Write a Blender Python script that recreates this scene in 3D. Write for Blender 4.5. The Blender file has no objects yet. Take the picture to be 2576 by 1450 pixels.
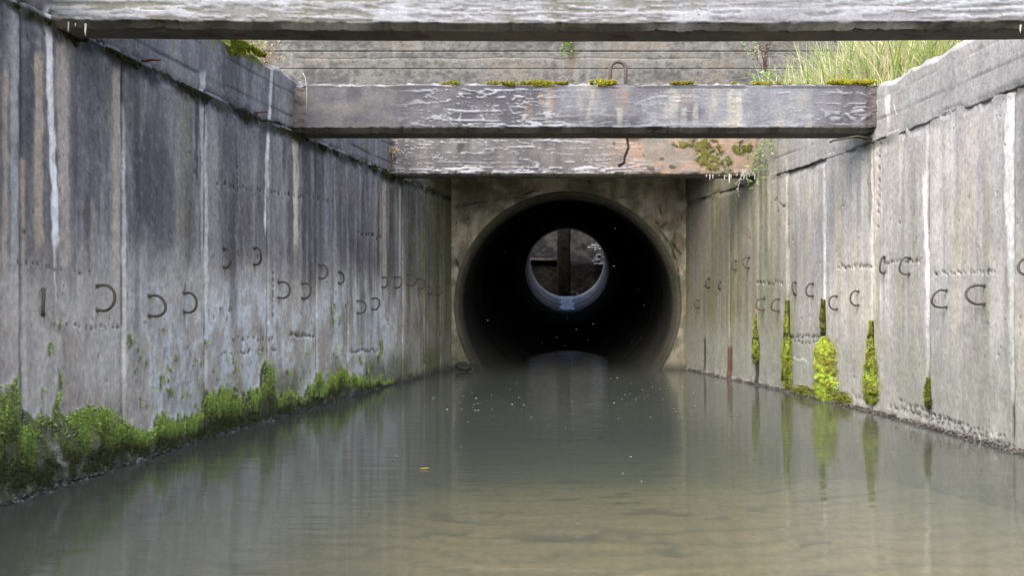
import bpy, math, random
import numpy as np
from mathutils import Vector, noise as mnoise
random.seed(7); RNG = np.random.default_rng(7)
SC = bpy.context.scene
COL = SC.collection
# ------------------------------------------------------------------ camera
# units: metres; water level is z = 0, the channel runs along +Y
EYE = 0.8
F = 2100.0; CX = 1288.0; HY = 755.0       # focal length / horizon in survey units (frame 2576 x 1450)
cam = bpy.data.cameras.new('camera'); cam_o = bpy.data.objects.new('camera', cam); COL.objects.link(cam_o)
cam_o.location = (0, 0, EYE); cam_o.rotation_euler = (math.pi/2, 0, 0)
cam.sensor_width = 36; cam.lens = 36*F/2576; cam.shift_y = (HY-725)/2576
cam.clip_start = 0.05; cam.clip_end = 2000
cam.dof.use_dof = True; cam.dof.focus_distance = 8.0; cam.dof.aperture_fstop = 5.0
SC.camera = cam_o
# ------------------------------------------------------------------ sky, sun, exposure
w = bpy.data.worlds.new('World'); SC.world = w; w.use_nodes = True
nt = w.node_tree; bg = nt.nodes['Background']
sky = nt.nodes.new('ShaderNodeTexSky'); sky.sky_type = 'NISHITA'; sky.sun_disc = False
SUN_EL, SUN_AZ = math.radians(50), math.radians(212)     # azimuth clockwise from +Y
sky.sun_elevation = SUN_EL; sky.sun_rotation = SUN_AZ
sky.air_density = 1.0; sky.dust_density = 5.0; sky.ozone_density = 1.0
nt.links.new(sky.outputs[0], bg.inputs[0]); bg.inputs[1].default_value = 0.14
sun = bpy.data.lights.new('sun', 'SUN'); sun_o = bpy.data.objects.new('sun', sun); COL.objects.link(sun_o)
sun.energy = 1.15; sun.angle = math.radians(60); sun.color = (1.0, 0.97, 0.92)
sd = Vector((math.sin(SUN_AZ)*math.cos(SUN_EL), math.cos(SUN_AZ)*math.cos(SUN_EL), math.sin(SUN_EL)))
sun_o.rotation_euler = sd.to_track_quat('Z', 'Y').to_euler()
SC.view_settings.view_transform = 'Standard'; SC.view_settings.look = 'None'
SC.view_settings.gamma = 1; SC.view_settings.use_curve_mapping = False
SC.view_settings.exposure = 1.74
SC.cycles.max_bounces = 10; SC.cycles.diffuse_bounces = 7; SC.cycles.transparent_max_bounces = 8
SC.cycles.caustics_reflective = False; SC.cycles.caustics_refractive = False

# ------------------------------------------------------------------ helpers
def _hash(ix, iy, seed):
    h = (ix.astype(np.int64)*374761393 + iy.astype(np.int64)*668265263 + seed*974634777) & 0xffffffff
    h = ((h ^ (h >> 13))*1274126177) & 0xffffffff
    h = ((h ^ (h >> 15))*2246822519) & 0xffffffff
    return ((h ^ (h >> 16)) & 0xffffff)/float(0xffffff)
def vn(x, y, seed=0):
    x = np.asarray(x, float); y = np.asarray(y, float)+0*x; x = x+0*y
    ix = np.floor(x); iy = np.floor(y); fx = x-ix; fy = y-iy
    fx = fx*fx*(3-2*fx); fy = fy*fy*(3-2*fy)
    a = _hash(ix, iy, seed); b = _hash(ix+1, iy, seed); c = _hash(ix, iy+1, seed); d = _hash(ix+1, iy+1, seed)
    return (a*(1-fx)+b*fx)*(1-fy)+(c*(1-fx)+d*fx)*fy
def fbm(x, y, seed=0, o=4):
    s = 0; a = .5; t = 0
    for k in range(o):
        s = s+a*vn(x*2**k+17.3*k, y*2**k+5.1*k, seed+k); t += a; a *= .5
    return s/t
def ss(a, b, x):
    t = np.clip((x-a)/(b-a), 0, 1); return t*t*(3-2*t)
def mix(c, c2, m):
    m = np.clip(np.asarray(m), 0, 1)[..., None]; return c*(1-m)+np.array(c2)*m
def polydist(px, py, pts):
    d = np.full(np.shape(px), 1e9)
    for (x0, y0), (x1, y1) in zip(pts[:-1], pts[1:]):
        dx, dy = x1-x0, y1-y0; L = dx*dx+dy*dy+1e-9
        t = np.clip(((px-x0)*dx+(py-y0)*dy)/L, 0, 1)
        d = np.minimum(d, np.hypot(px-x0-t*dx, py-y0-t*dy))
    return d
def survey(P):                         # world -> survey sheet units
    return CX+F*P[..., 0]/P[..., 1], HY-F*(P[..., 2]-EYE)/P[..., 1]

def mesh_obj(name, V, Fc, mat, parent=None, col=None, uv=None, smooth=True):
    """V (n,3); Fc list/array of quads or tris (homogeneous) or list of lists; col per-vertex"""
    me = bpy.data.meshes.new(name)
    V = np.asarray(V, np.float32).reshape(-1, 3)
    if isinstance(Fc, np.ndarray):
        Fc = [Fc]
    if len(Fc) and isinstance(Fc[0], np.ndarray):
        loops = np.concatenate([f.ravel() for f in Fc]).astype(np.int32)
        sizes = np.concatenate([np.full(len(f), f.shape[1]) for f in Fc]).astype(np.int32)
    else:
        loops = np.array([i for f in Fc for i in f], np.int32); sizes = np.array([len(f) for f in Fc], np.int32)
    me.vertices.add(len(V)); me.vertices.foreach_set('co', V.ravel())
    me.loops.add(len(loops)); me.loops.foreach_set('vertex_index', loops)
    me.polygons.add(len(sizes))
    st = np.zeros(len(sizes), np.int32); st[1:] = np.cumsum(sizes)[:-1]
    me.polygons.foreach_set('loop_start', st)
    me.update(calc_edges=True)
    me.polygons.foreach_set('use_smooth', np.full(len(sizes), smooth))
    if col is not None:
        a = me.color_attributes.new('Col', 'FLOAT_COLOR', 'POINT')
        cc = np.ones((len(V), 4), np.float32); cc[:, :col.shape[1]] = col
        a.data.foreach_set('color', cc.ravel())
    if uv is not None:
        l = me.uv_layers.new(name='UVMap')
        l.data.foreach_set('uv', np.asarray(uv, np.float32)[loops].ravel())
    me.materials.append(mat); me.validate()
    o = bpy.data.objects.new(name, me); COL.objects.link(o)
    if parent: o.parent = parent
    return o
def gridfaces(n, m, off=0, flip=False):      # n columns x m rows, index i*m+j
    i, j = np.meshgrid(np.arange(n-1), np.arange(m-1), indexing='ij')
    a = (i*m+j).ravel()+off
    f = np.stack([a, a+m, a+m+1, a+1], 1)
    return f[:, ::-1].copy() if flip else f
def tag(o, label=None, cat=None, group=None, kind=None):
    if label: o['label'] = label
    if cat: o['category'] = cat
    if group: o['group'] = group
    if kind: o['kind'] = kind
    return o
def thing(name, label, cat, loc=(0, 0, 0), group=None):
    o = bpy.data.objects.new(name, None); COL.objects.link(o); o.location = loc; o.empty_display_size = .1
    return tag(o, label, cat, group)
def keep(o, parent):                    # child placed in world coordinates
    o.parent = parent; bpy_m = parent
    chain = Vector((0, 0, 0)); p = parent
    while p: chain += p.location; p = p.parent
    o.location = Vector(o.location)-chain
    return o
def tube(pts, r, n=8, cap=True):
    pts = [Vector(p) for p in pts]; rr = r if hasattr(r, '__len__') else [r]*len(pts)
    V = []; Fc = []; up = None
    for i, p in enumerate(pts):
        t = (pts[min(i+1, len(pts)-1)]-pts[max(i-1, 0)]).normalized()
        if up is None: up = Vector((0, 0, 1)) if abs(t.z) < .9 else Vector((1, 0, 0))
        a = t.cross(up).normalized(); b = a.cross(t).normalized(); up = b
        for k in range(n):
            q = p+(a*math.cos(2*math.pi*k/n)+b*math.sin(2*math.pi*k/n))*rr[i]; V.append(q[:])
    for i in range(len(pts)-1):
        for k in range(n): Fc.append([i*n+k, i*n+(k+1) % n, (i+1)*n+(k+1) % n, (i+1)*n+k])
    if cap: Fc.append(list(range(n))[::-1]); Fc.append([(len(pts)-1)*n+k for k in range(n)])
    return V, Fc
class MB:
    def __init__(s): s.V = []; s.F = []; s.C = []
    def add(s, V, Fc, c=(.3, .3, .3)):
        o = len(s.V); s.V += [tuple(v) for v in V]; s.F += [[i+o for i in f] for f in Fc]; s.C += [c]*len(V)
    def build(s, name, mat, parent=None, smooth=True):
        return mesh_obj(name, s.V, s.F, mat, parent, np.array(s.C), smooth=smooth)

# ------------------------------------------------------------------ materials
def newmat(name):
    m = bpy.data.materials.new(name); m.use_nodes = True; return m, m.node_tree, m.node_tree.nodes['Principled BSDF']
def N(nt, t, **k):
    n = nt.nodes.new(t)
    for a, b in k.items(): setattr(n, a, b)
    return n
def mathn(nt, op, a, b=None, clamp=False):
    n = N(nt, 'ShaderNodeMath', operation=op, use_clamp=clamp)
    for i, v in enumerate((a, b)):
        if v is None: continue
        if isinstance(v, (int, float)): n.inputs[i].default_value = v
        else: nt.links.new(v, n.inputs[i])
    return n.outputs[0]
def ramp(nt, src, a, b, lo=0., hi=1.):
    n = N(nt, 'ShaderNodeMapRange', clamp=True)
    nt.links.new(src, n.inputs[0]); n.inputs[1].default_value = a; n.inputs[2].default_value = b
    n.inputs[3].default_value = lo; n.inputs[4].default_value = hi
    return n.outputs[0]
def concrete(name, pit=.55, bump=.45, rough=.9, uvs=True, aniso=.5, speck=.42):
    m, nt, P = newmat(name); L = nt.links.new
    at = N(nt, 'ShaderNodeVertexColor', layer_name='Col')
    tc = N(nt, 'ShaderNodeTexCoord'); mp = N(nt, 'ShaderNodeMapping'); L(tc.outputs['UV' if uvs else 'Object'], mp.inputs[0])
    mp.inputs['Scale'].default_value = (1, aniso, 1) if uvs else (1, 1, aniso)
    def nz(s, d=4, r=.6):
        n = N(nt, 'ShaderNodeTexNoise'); n.inputs['Scale'].default_value = s; n.inputs['Detail'].default_value = d
        n.inputs['Roughness'].default_value = r; L(mp.outputs[0], n.inputs[0]); return n.outputs[0]
    n1 = nz(55, 5, .7); n2 = nz(9, 5, .65); n3 = nz(200, 2, .6)
    v = N(nt, 'ShaderNodeTexVoronoi'); v.inputs['Scale'].default_value = 38; L(mp.outputs[0], v.inputs[0])
    pitm = ramp(nt, v.outputs['Distance'], .10, .22, 1, 0)
    pitm = mathn(nt, 'MULTIPLY', pitm, ramp(nt, n2, .50, .62))
    f = ramp(nt, n1, .28, .72, 1-speck, 1+speck)
    f = mathn(nt, 'MULTIPLY', f, ramp(nt, n2, .3, .7, .82, 1.16))
    f = mathn(nt, 'MULTIPLY', f, ramp(nt, nz(24, 4, .7), .32, .68, .90, 1.09))
    f = mathn(nt, 'MULTIPLY', f, ramp(nt, n3, .3, .7, .88, 1.10))
    f = mathn(nt, 'MULTIPLY', f, ramp(nt, pitm, 0, 1, 1, 1-pit))
    mx = N(nt, 'ShaderNodeVectorMath', operation='SCALE'); L(at.outputs[0], mx.inputs[0]); L(f, mx.inputs['Scale'])
    L(mx.outputs[0], P.inputs['Base Color'])
    P.inputs['Roughness'].default_value = rough; P.inputs['Specular IOR Level'].default_value = .3
    h = mathn(nt, 'ADD', mathn(nt, 'MULTIPLY', n1, .5), mathn(nt, 'MULTIPLY', n3, .3))
    h = mathn(nt, 'ADD', h, mathn(nt, 'MULTIPLY', pitm, -.6))
    b = N(nt, 'ShaderNodeBump'); b.inputs['Strength'].default_value = bump; b.inputs['Distance'].default_value = .012
    L(h, b.inputs['Height']); L(b.outputs[0], P.inputs['Normal'])
    return m
M_WALL = concrete('stained_concrete', speck=.30)
M_BEAM = concrete('beam_concrete', pit=.3, bump=.4, aniso=1.0, speck=.22)
M_PIPE = concrete('pipe_concrete', pit=.2, bump=.25, uvs=False, aniso=1, rough=1.)
M_PIPE.node_tree.nodes['Principled BSDF'].inputs['Specular IOR Level'].default_value = .05
def simple(name, rough=.7, scale=40, spread=.25, bump=.3, dist=.01, spec=.3, trans=0.):
    m, nt, P = newmat(name); L = nt.links.new
    at = N(nt, 'ShaderNodeVertexColor', layer_name='Col')
    tc = N(nt, 'ShaderNodeTexCoord'); n = N(nt, 'ShaderNodeTexNoise'); n.inputs['Scale'].default_value = scale
    n.inputs['Detail'].default_value = 5; L(tc.outputs['Object'], n.inputs[0])
    mx = N(nt, 'ShaderNodeVectorMath', operation='SCALE'); L(at.outputs[0], mx.inputs[0])
    L(ramp(nt, n.outputs[0], .3, .7, 1-spread, 1+spread), mx.inputs['Scale']); L(mx.outputs[0], P.inputs['Base Color'])
    P.inputs['Roughness'].default_value = rough; P.inputs['Specular IOR Level'].default_value = spec
    if bump:
        b = N(nt, 'ShaderNodeBump'); b.inputs['Strength'].default_value = bump; b.inputs['Distance'].default_value = dist
        L(n.outputs[0], b.inputs['Height']); L(b.outputs[0], P.inputs['Normal'])
    if trans:
        tr = N(nt, 'ShaderNodeBsdfTranslucent'); L(mx.outputs[0], tr.inputs[0]); ms = N(nt, 'ShaderNodeMixShader')
        ms.inputs[0].default_value = trans; L(P.outputs[0], ms.inputs[1]); L(tr.outputs[0], ms.inputs[2])
        L(ms.outputs[0], nt.nodes['Material Output'].inputs[0])
    return m
M_RUST = simple('rusty_steel', .75, 120, .35, .4, .003)
M_MOSS = simple('moss', .95, 60, .3, 0, spec=.1, trans=.25)
M_LEAF = simple('leaves', .6, 30, .15, 0, spec=.3, trans=.35)
M_ROCK = simple('rock', .95, 8, .4, .6, .05, spec=.1)
M_STONE = simple('small_stones', .6, 60, .3, .3, .004)
M_EARTH = simple('earth', .95, 3, .35, .5, .05)
M_WETROCK = simple('wet_rock', .8, 6, .45, .8, .08, spec=.1)
M_CALC = simple('calcite', .7, 80, .12, .3, .003)
M_FOAM = simple('foam', .8, 80, .05, 0)

# ================================================================== SETTING
LW = [(-8, -3.69), (3.26, -2.0), (4.8, -1.774), (7.81, -1.164), (9.6, -.70)]      # (y, x) of the left wall's face
RW = [(-8, 3.63), (4.29, 2.66), (5.8, 2.595), (7.75, 2.33), (9.6, 2.0)]
Y_HEAD = 9.6
class Path:
    def __init__(s, pts, side):
        s.y = np.array([p[0] for p in pts], float); s.x = np.array([p[1] for p in pts], float)
        yy = np.linspace(s.y[0], s.y[-1], 400); xx = np.interp(yy, s.y, s.x)
        k = np.ones(17)/17; xs = np.convolve(np.pad(xx, 8, mode='reflect', reflect_type='odd'), k, 'valid')
        s.yy, s.xx = yy, xs; s.u = np.concatenate([[0], np.cumsum(np.hypot(np.diff(yy), np.diff(xs)))])
        s.side = side                                   # +1: left wall (normal to +x), -1: right wall
    def X(s, y): return np.interp(y, s.yy, s.xx)
    def U(s, y): return np.interp(y, s.yy, s.u)
    def at(s, u):
        y = np.interp(u, s.u, s.yy); x = np.interp(u, s.u, s.xx)
        e = .05; y2 = np.interp(u+e, s.u, s.yy); x2 = np.interp(u+e, s.u, s.xx); y1 = np.interp(u-e, s.u, s.yy); x1 = np.interp(u-e, s.u, s.xx)
        tx, ty = x2-x1, y2-y1; l = np.hypot(tx, ty)+1e-9; tx, ty = tx/l, ty/l
        return x, y, s.side*ty, -s.side*tx              # position, normal
    def hit(s, px):                                     # u where the wall shows at survey column px
        r = CX+F*s.xx/np.maximum(s.yy, .3); ok = s.yy > 1
        r, u = r[ok], s.u[ok]; k = np.argsort(r)
        return float(np.interp(px, r[k], u[k]))
PL, PR = Path(LW, 1), Path(RW, -1)

# ---- ground: banks, the ground behind the retaining wall, round the far pit
def gz(off): return 2.24+2.5*ss(1.0, 10.0, off)
def build_ground():
    Vs = []; Fs = []; n0 = 0
    offs = np.array([.16, .2, .6, 1.2, 2, 3, 4.5, 6.5, 9, 14, 30, 80, 300])
    ys = np.concatenate([np.linspace(-300, -10, 14), np.linspace(-8, 11.2, 40)])
    for P, s in ((PL, -1), (PR, 1)):
        X = np.where(ys < P.yy[0], P.xx[0], P.X(ys))
        G = np.zeros((len(ys), len(offs), 3))
        G[:, :, 0] = X[:, None]+s*offs[None]; G[:, :, 1] = ys[:, None]
        G[:, :, 2] = 2.24+(gz(offs)[None]-2.24)*(.12+.88*ss(6, 11, ys))[:, None]+.25*(fbm(G[:, :, 0]*.7, G[:, :, 1]*.7, 3)-.5)*ss(.3, 1.5, offs)[None]
        G[:, 0, 2] = -.8
        Vs.append(G.reshape(-1, 3)); Fs.append(gridfaces(len(ys), len(offs), n0, flip=(s < 0))); n0 += G.shape[0]*G.shape[1]
    # behind the retaining wall, with a pit where the pipe comes out
    xs = np.concatenate([[-300, -80, -30], np.linspace(-16, -4.2, 8), [-4.0], np.linspace(-3, 4.5, 8), [5.2], np.linspace(5.6, 18, 8), [40, 90, 300]])
    yb = np.concatenate([[11.24, 11.6], np.linspace(13, 26, 9), [27.35, 27.5, 33.6, 39.6, 39.8], [44, 55, 90, 300]])
    G = np.zeros((len(xs), len(yb), 3)); G[:, :, 0] = xs[:, None]; G[:, :, 1] = yb[None]
    G[:, :, 2] = 4.78+.4*(fbm(G[:, :, 0]*.3, G[:, :, 1]*.3, 5)-.5)*ss(11.3, 14, G[:, :, 1])
    f = gridfaces(len(xs), len(yb))
    c = G.reshape(-1, 3)[f].mean(1)
    f = f[~((c[:, 0] > -4) & (c[:, 0] < 5.2) & (c[:, 1] > 27.4) & (c[:, 1] < 39.7))]
    Vs.append(G.reshape(-1, 3)); Fs.append(f+n0); n0 += len(Vs[-1])
    V = np.concatenate(Vs); col = mix(np.tile([.06, .075, .03], (len(V), 1)), (.11, .09, .06), fbm(V[:, 0], V[:, 1], 8))
    return tag(mesh_obj('ground', V, Fs, M_EARTH, None, col), kind='structure')
build_ground()

# ---- channel bed
xs = np.linspace(-3.9, 3.9, 240); ys = np.concatenate([[-300, -30], np.linspace(-9, 9.7, 420)])
G = np.zeros((len(xs), len(ys), 3)); G[:, :, 0] = xs[:, None]; G[:, :, 1] = ys[None]
rip = np.sin((ys[None]*30+4*fbm(xs[:, None]*1.1, ys[None]*1.2, 11)*6)+xs[:, None]*.9)
G[:, :, 2] = -.42-.42*ss(4.2, 8.0, ys)[None]+.010*rip+.06*(fbm(xs[:, None]*.8, ys[None]*1.0, 12)-.5)
el = xs[:, None]-PL.X(ys)[None]; er = PR.X(ys)[None]-xs[:, None]; ee = np.minimum(el, er)+.25*(fbm(xs[:, None]*3, ys[None]*1.3, 15)-.5)
G[:, :, 2] += .10*ss(.75, -.05, ee)
col = mix(np.tile([.66, .47, .31], (G.shape[0]*G.shape[1], 1)), (.50, .365, .24), fbm(G[:, :, 0].ravel()*1.5, G[:, :, 1].ravel()*5, 13))
col = mix(col, (.30, .25, .18), ss(.1, .9, -rip.ravel())*.55)
dk = ss(.66, .72, fbm(G[:, :, 0].ravel()*2.6, G[:, :, 1].ravel()*5.5, 14))
col = mix(col, (.10, .095, .075), dk*.6)
gf, hf = G[:, :, 0].ravel(), G[:, :, 1].ravel()
lf = (gf-PL.X(hf))+.5*(fbm(gf*1.5, hf*.8, 16)-.5); rf = (PR.X(hf)-gf)+.4*(fbm(gf*1.5, hf*.8, 17)-.5)
col = mix(col, (.115, .12, .085), ss(1.7, .1, lf)*.95); col = mix(col, (.27, .24, .18), ss(.8, .0, rf)*.9)
col = mix(col, (.085, .095, .075), ss(6.0, 9.3, hf+.8*(fbm(gf*1.2, hf*1.2, 18)-.5))*.97)
M_BED = simple('bed_sand', .9, 25, .2, .3, .01)
tag(mesh_obj('channel_bed', G.reshape(-1, 3), gridfaces(len(xs), len(ys)), M_BED, None, col), kind='structure')

# ---- water
def water_mat():
    m, nt, P = newmat('murky_water'); L = nt.links.new; nt.nodes.remove(P)
    tc = N(nt, 'ShaderNodeTexCoord'); mp = N(nt, 'ShaderNodeMapping'); L(tc.outputs['Object'], mp.inputs[0]); mp.inputs['Scale'].default_value = (.6, 3.0, 1)
    a = N(nt, 'ShaderNodeTexNoise'); a.inputs['Scale'].default_value = 3.2; a.inputs['Detail'].default_value = 3; L(mp.outputs[0], a.inputs[0])
    b = N(nt, 'ShaderNodeTexNoise'); b.inputs['Scale'].default_value = 16; b.inputs['Detail'].default_value = 2; L(mp.outputs[0], b.inputs[0])
    h = mathn(nt, 'ADD', a.outputs[0], mathn(nt, 'MULTIPLY', b.outputs[0], .13))
    bp = N(nt, 'ShaderNodeBump'); bp.inputs['Strength'].default_value = .30; bp.inputs['Distance'].default_value = .011; L(h, bp.inputs['Height'])
    fr = N(nt, 'ShaderNodeFresnel'); fr.inputs[0].default_value = 1.33; L(bp.outputs[0], fr.inputs[1])
    gl = N(nt, 'ShaderNodeBsdfGlossy'); gl.inputs['Roughness'].default_value = .03; gl.inputs['Color'].default_value = (.95, .97, 1, 1); L(bp.outputs[0], gl.inputs['Normal'])
    tr = N(nt, 'ShaderNodeBsdfTransparent'); tr.inputs[0].default_value = (.90, .89, .80, 1)
    df = N(nt, 'ShaderNodeBsdfDiffuse'); df.inputs[0].default_value = (.112, .126, .110, 1)
    m1 = N(nt, 'ShaderNodeMixShader'); m1.inputs[0].default_value = .40; L(tr.outputs[0], m1.inputs[1]); L(df.outputs[0], m1.inputs[2])
    m2 = N(nt, 'ShaderNodeMixShader'); L(fr.outputs[0], m2.inputs[0]); L(m1.outputs[0], m2.inputs[1]); L(gl.outputs[0], m2.inputs[2])
    L(m2.outputs[0], nt.nodes['Material Output'].inputs[0])
    va = N(nt, 'ShaderNodeVolumeAbsorption'); va.inputs['Color'].default_value = (.66, .76, .64, 1); va.inputs['Density'].default_value = .8
    L(va.outputs[0], nt.nodes['Material Output'].inputs['Volume']); return m
M_WATER = water_mat()
V = [(-3.9, -300, 0), (3.9, -300, 0), (3.9, 14.5, 0), (-3.9, 14.5, 0)]
V += [(a, b, -1.6) for a, b, c in V]
tag(mesh_obj('water', V, [[0, 1, 2, 3], [7, 6, 5, 4], [0, 4, 5, 1], [1, 5, 6, 2], [2, 6, 7, 3], [3, 7, 4, 0]], M_WATER, smooth=False), kind='structure')

# ================================================================== CHANNEL WALLS
DARK = (.15, .145, .16); MID = (.27, .265, .27); TAN = (.42, .37, .32); WHITE = (.62, .62, .64); BLUE = (.35, .365, .375)
ZJL, ZJR = EYE+1.168, EYE+1.110
LOOPS_L = [(106, 760, 66, 12), (243, 750, 65, 39), (374, 770, 53, 39), (463, 762, 50, 28), (564, 650, 49, 23), (642, 645, 43, 21), (703, 730, 41, 26), (761, 732, 39, 21), (803, 684, 35, 15), (850, 699, 29, 7), (897, 773, 32, 20),
           (936, 765, 29, 15), (963, 711, 26, 11), (994, 711, 28, 17), (1025, 705, 27, 21), (1051, 714, 26, 15), (1076, 731, 20, 11), (1098, 732, 20, 10), (1124, 705, 14, 8)]
LOOPS_R = [(2600, 671, 44, 35), (2475, 742, 48, 44), (2381, 752, 44, 35), (2289, 669, 43, 21), (2226, 667, 42, 15), (2160, 751, 37, 21), (2106, 762, 34, 19), (2044, 730, 32, 18), (2000, 726, 32, 12), (1961, 768, 30, 18), (1923, 766, 29, 18),
           (1886, 661, 27, 14), (1853, 668, 24, 12), (1813, 718, 20, 8), (1785, 713, 24, 10), (1757, 765, 20, 11)]
def vband(px, py, cx, w, y0, y1, seed, wob=3.):
    """soft vertical stripe; cx may be [(y, x), ...]"""
    c = np.interp(py, [p[0] for p in cx], [p[1] for p in cx]) if isinstance(cx, list) else cx
    c = c+wob*(fbm(py*.02, seed*3.1+py*0, seed)-.5)*2
    ww = w*(.6+.8*fbm(py*.03, py*0+seed, seed+5))
    return (1-ss(ww*.35, ww*.62, np.abs(px-c)))*ss(y0-10, y0+12, py)*(1-ss(y1-50, y1+10, py))
MT = [(-200, 900), (0, 985), (15, 970), (32, 955), (48, 1030), (80, 1045), (100, 1035), (120, 1050), (138, 990), (150, 1045), (180, 1040), (205, 1015), (250, 1030), (280, 1035),
      (305, 1050), (345, 1085), (375, 1080), (398, 1030), (425, 1060), (455, 1050), (495, 1040), (510, 1000), (530, 985), (570, 980), (610, 990), (640, 985), (652, 960),
      (660, 915), (670, 900), (682, 920), (692, 985), (720, 990), (765, 985), (785, 950), (800, 932), (812, 960), (830, 940), (860, 935), (885, 945), (930, 950), (955, 945), (985, 965), (1010, 985), (1140, 1000), (1400, 1010)]
SPOTS = [(143, 815, 8, 22), (118, 878, 12, 22), (145, 965, 7, 60), (323, 862, 11, 30), (440, 902, 8, 12), (403, 965, 7, 32), (425, 985, 11, 20), (518, 862, 6, 12), (520, 872, 5, 8),
         (578, 770, 4, 13), (318, 745, 3, 14), (465, 722, 3, 12), (830, 770, 3, 14), (838, 768, 3, 14), (866, 770, 3, 10), (835, 805, 4, 16), (852, 802, 5, 12), (955, 872, 5, 34), (950, 905, 6, 18),
         (553, 775, 4, 8), (570, 800, 4, 9), (410, 830, 4, 6), (363, 810, 7, 6), (550, 1000, 3, 6), (30, 990, 8, 40), (100, 1000, 5, 30), (533, 645, 3, 10), (600, 640, 1, 1), (765, 745, 3, 14),
         (375, 740, 2, 8), (490, 905, 3, 8), (505, 915, 4, 10), (572, 905, 4, 9), (925, 930, 3, 30), (900, 900, 4, 9), (345, 880, 5, 6), (470, 870, 3, 6)]
def moss_left(px, py, seed=40):
    """0..1 moss cover on the left wall, 0..1 brightness"""
    top = np.interp(px, [p[0] for p in MT], [p[1] for p in MT])+22*(fbm(px*.11, px*0, seed)-.5)+26*(vn(px*.30, px*0, seed+3)-.5)
    wl = np.interp(px, [-200, 0, 512, 975, 1140], [1335, 1270, 1105, 970, 925])
    m = ss(-3, 7, py-top+10*(fbm(px*.2, py*.06, seed+1)-.5))
    m *= 1-ss(-9, 0, py-wl)
    m *= 1-ss(985, 1035, px)
    hole = ss(.60, .68, fbm(px*.035, py*.02, seed+9))*(px < 470)*ss(90, 140, px)
    m *= 1-hole*.8
    t = (py-top)/np.maximum(wl-top, 20)
    for (x, y, rx, ry) in SPOTS:
        q = ((px-x)/rx)**2+((py-y)/ry)**2
        m = np.maximum(m, (1-ss(.5, 1.0, q*1.5+2.6*(fbm(px*.30, py*.10, seed+7)-.42)))*.8)
    sp = ss(.72, .76, fbm(px*.14, py*.045, seed+12))*ss(820, 950, py)*(px < 980)*(px > 330)
    m = np.maximum(m, sp*.9)
    return np.clip(m, 0, 1), np.clip(1-t*1.15, 0, 1)
HOLES_L = [((545, 462), (835, 505), 26), ((140, 822), (300, 822), 12), ((590, 853), (690, 853), 12), ((560, 890), (700, 880), 22), ((730, 842), (790, 846), 22),
           ((880, 885), (950, 882), 18), ((900, 586), (960, 600), 10), ((35, 660), (230, 690), 14), ((595, 640), (660, 650), 3), ((690, 690), (690, 800), 9), ((600, 400), (600, 480), 9)]
HOLES_R = [((2110, 672), (2200, 668), 22), ((2225, 660), (2320, 654), 18), ((2350, 688), (2500, 682), 24), ((1905, 712), (1970, 712), 14), ((1985, 848), (2068, 846), 22),
           ((1990, 862), (2060, 862), 10), ((2210, 565), (2214, 360), 10), ((1950, 500), (1975, 520), 5), ((2265, 1010), (2420, 1070), 34), ((2100, 985), (2200, 1010), 14), ((2280, 1030), (2540, 1105), 34), ((2240, 1020), (2560, 1130), 60)]
def holes(px, py, rows, seed, scale=1.):
    r = np.random.default_rng(seed); m = np.zeros(np.shape(px))
    for (a, b, n) in rows:
        for k in range(n):
            t = (k+r.uniform(-.4, .4))/max(n-1, 1); x = a[0]+(b[0]-a[0])*t+r.uniform(-1, 1); y = a[1]+(b[1]-a[1])*t+r.uniform(-4, 4)
            rx, ry = r.uniform(1.2, 2.9)*scale, r.uniform(1.8, 4.6)*scale
            if px.min()-9 > x or px.max()+9 < x: continue
            q = ((px-x)/rx)**2+((py-y)/ry)**2
            m = np.maximum(m, 1-ss(.5, 1.3, q))
    for k in range(260):
        x, y = r.uniform(0, 2576), r.uniform(120, 1100)
        if px.min()-9 > x or px.max()+9 < x: continue
        q = ((px-x)/r.uniform(.8, 2.2))**2+((py-y)/r.uniform(1.2, 3.6))**2
        m = np.maximum(m, (1-ss(.5, 1.3, q))*.9)
    return m
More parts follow.
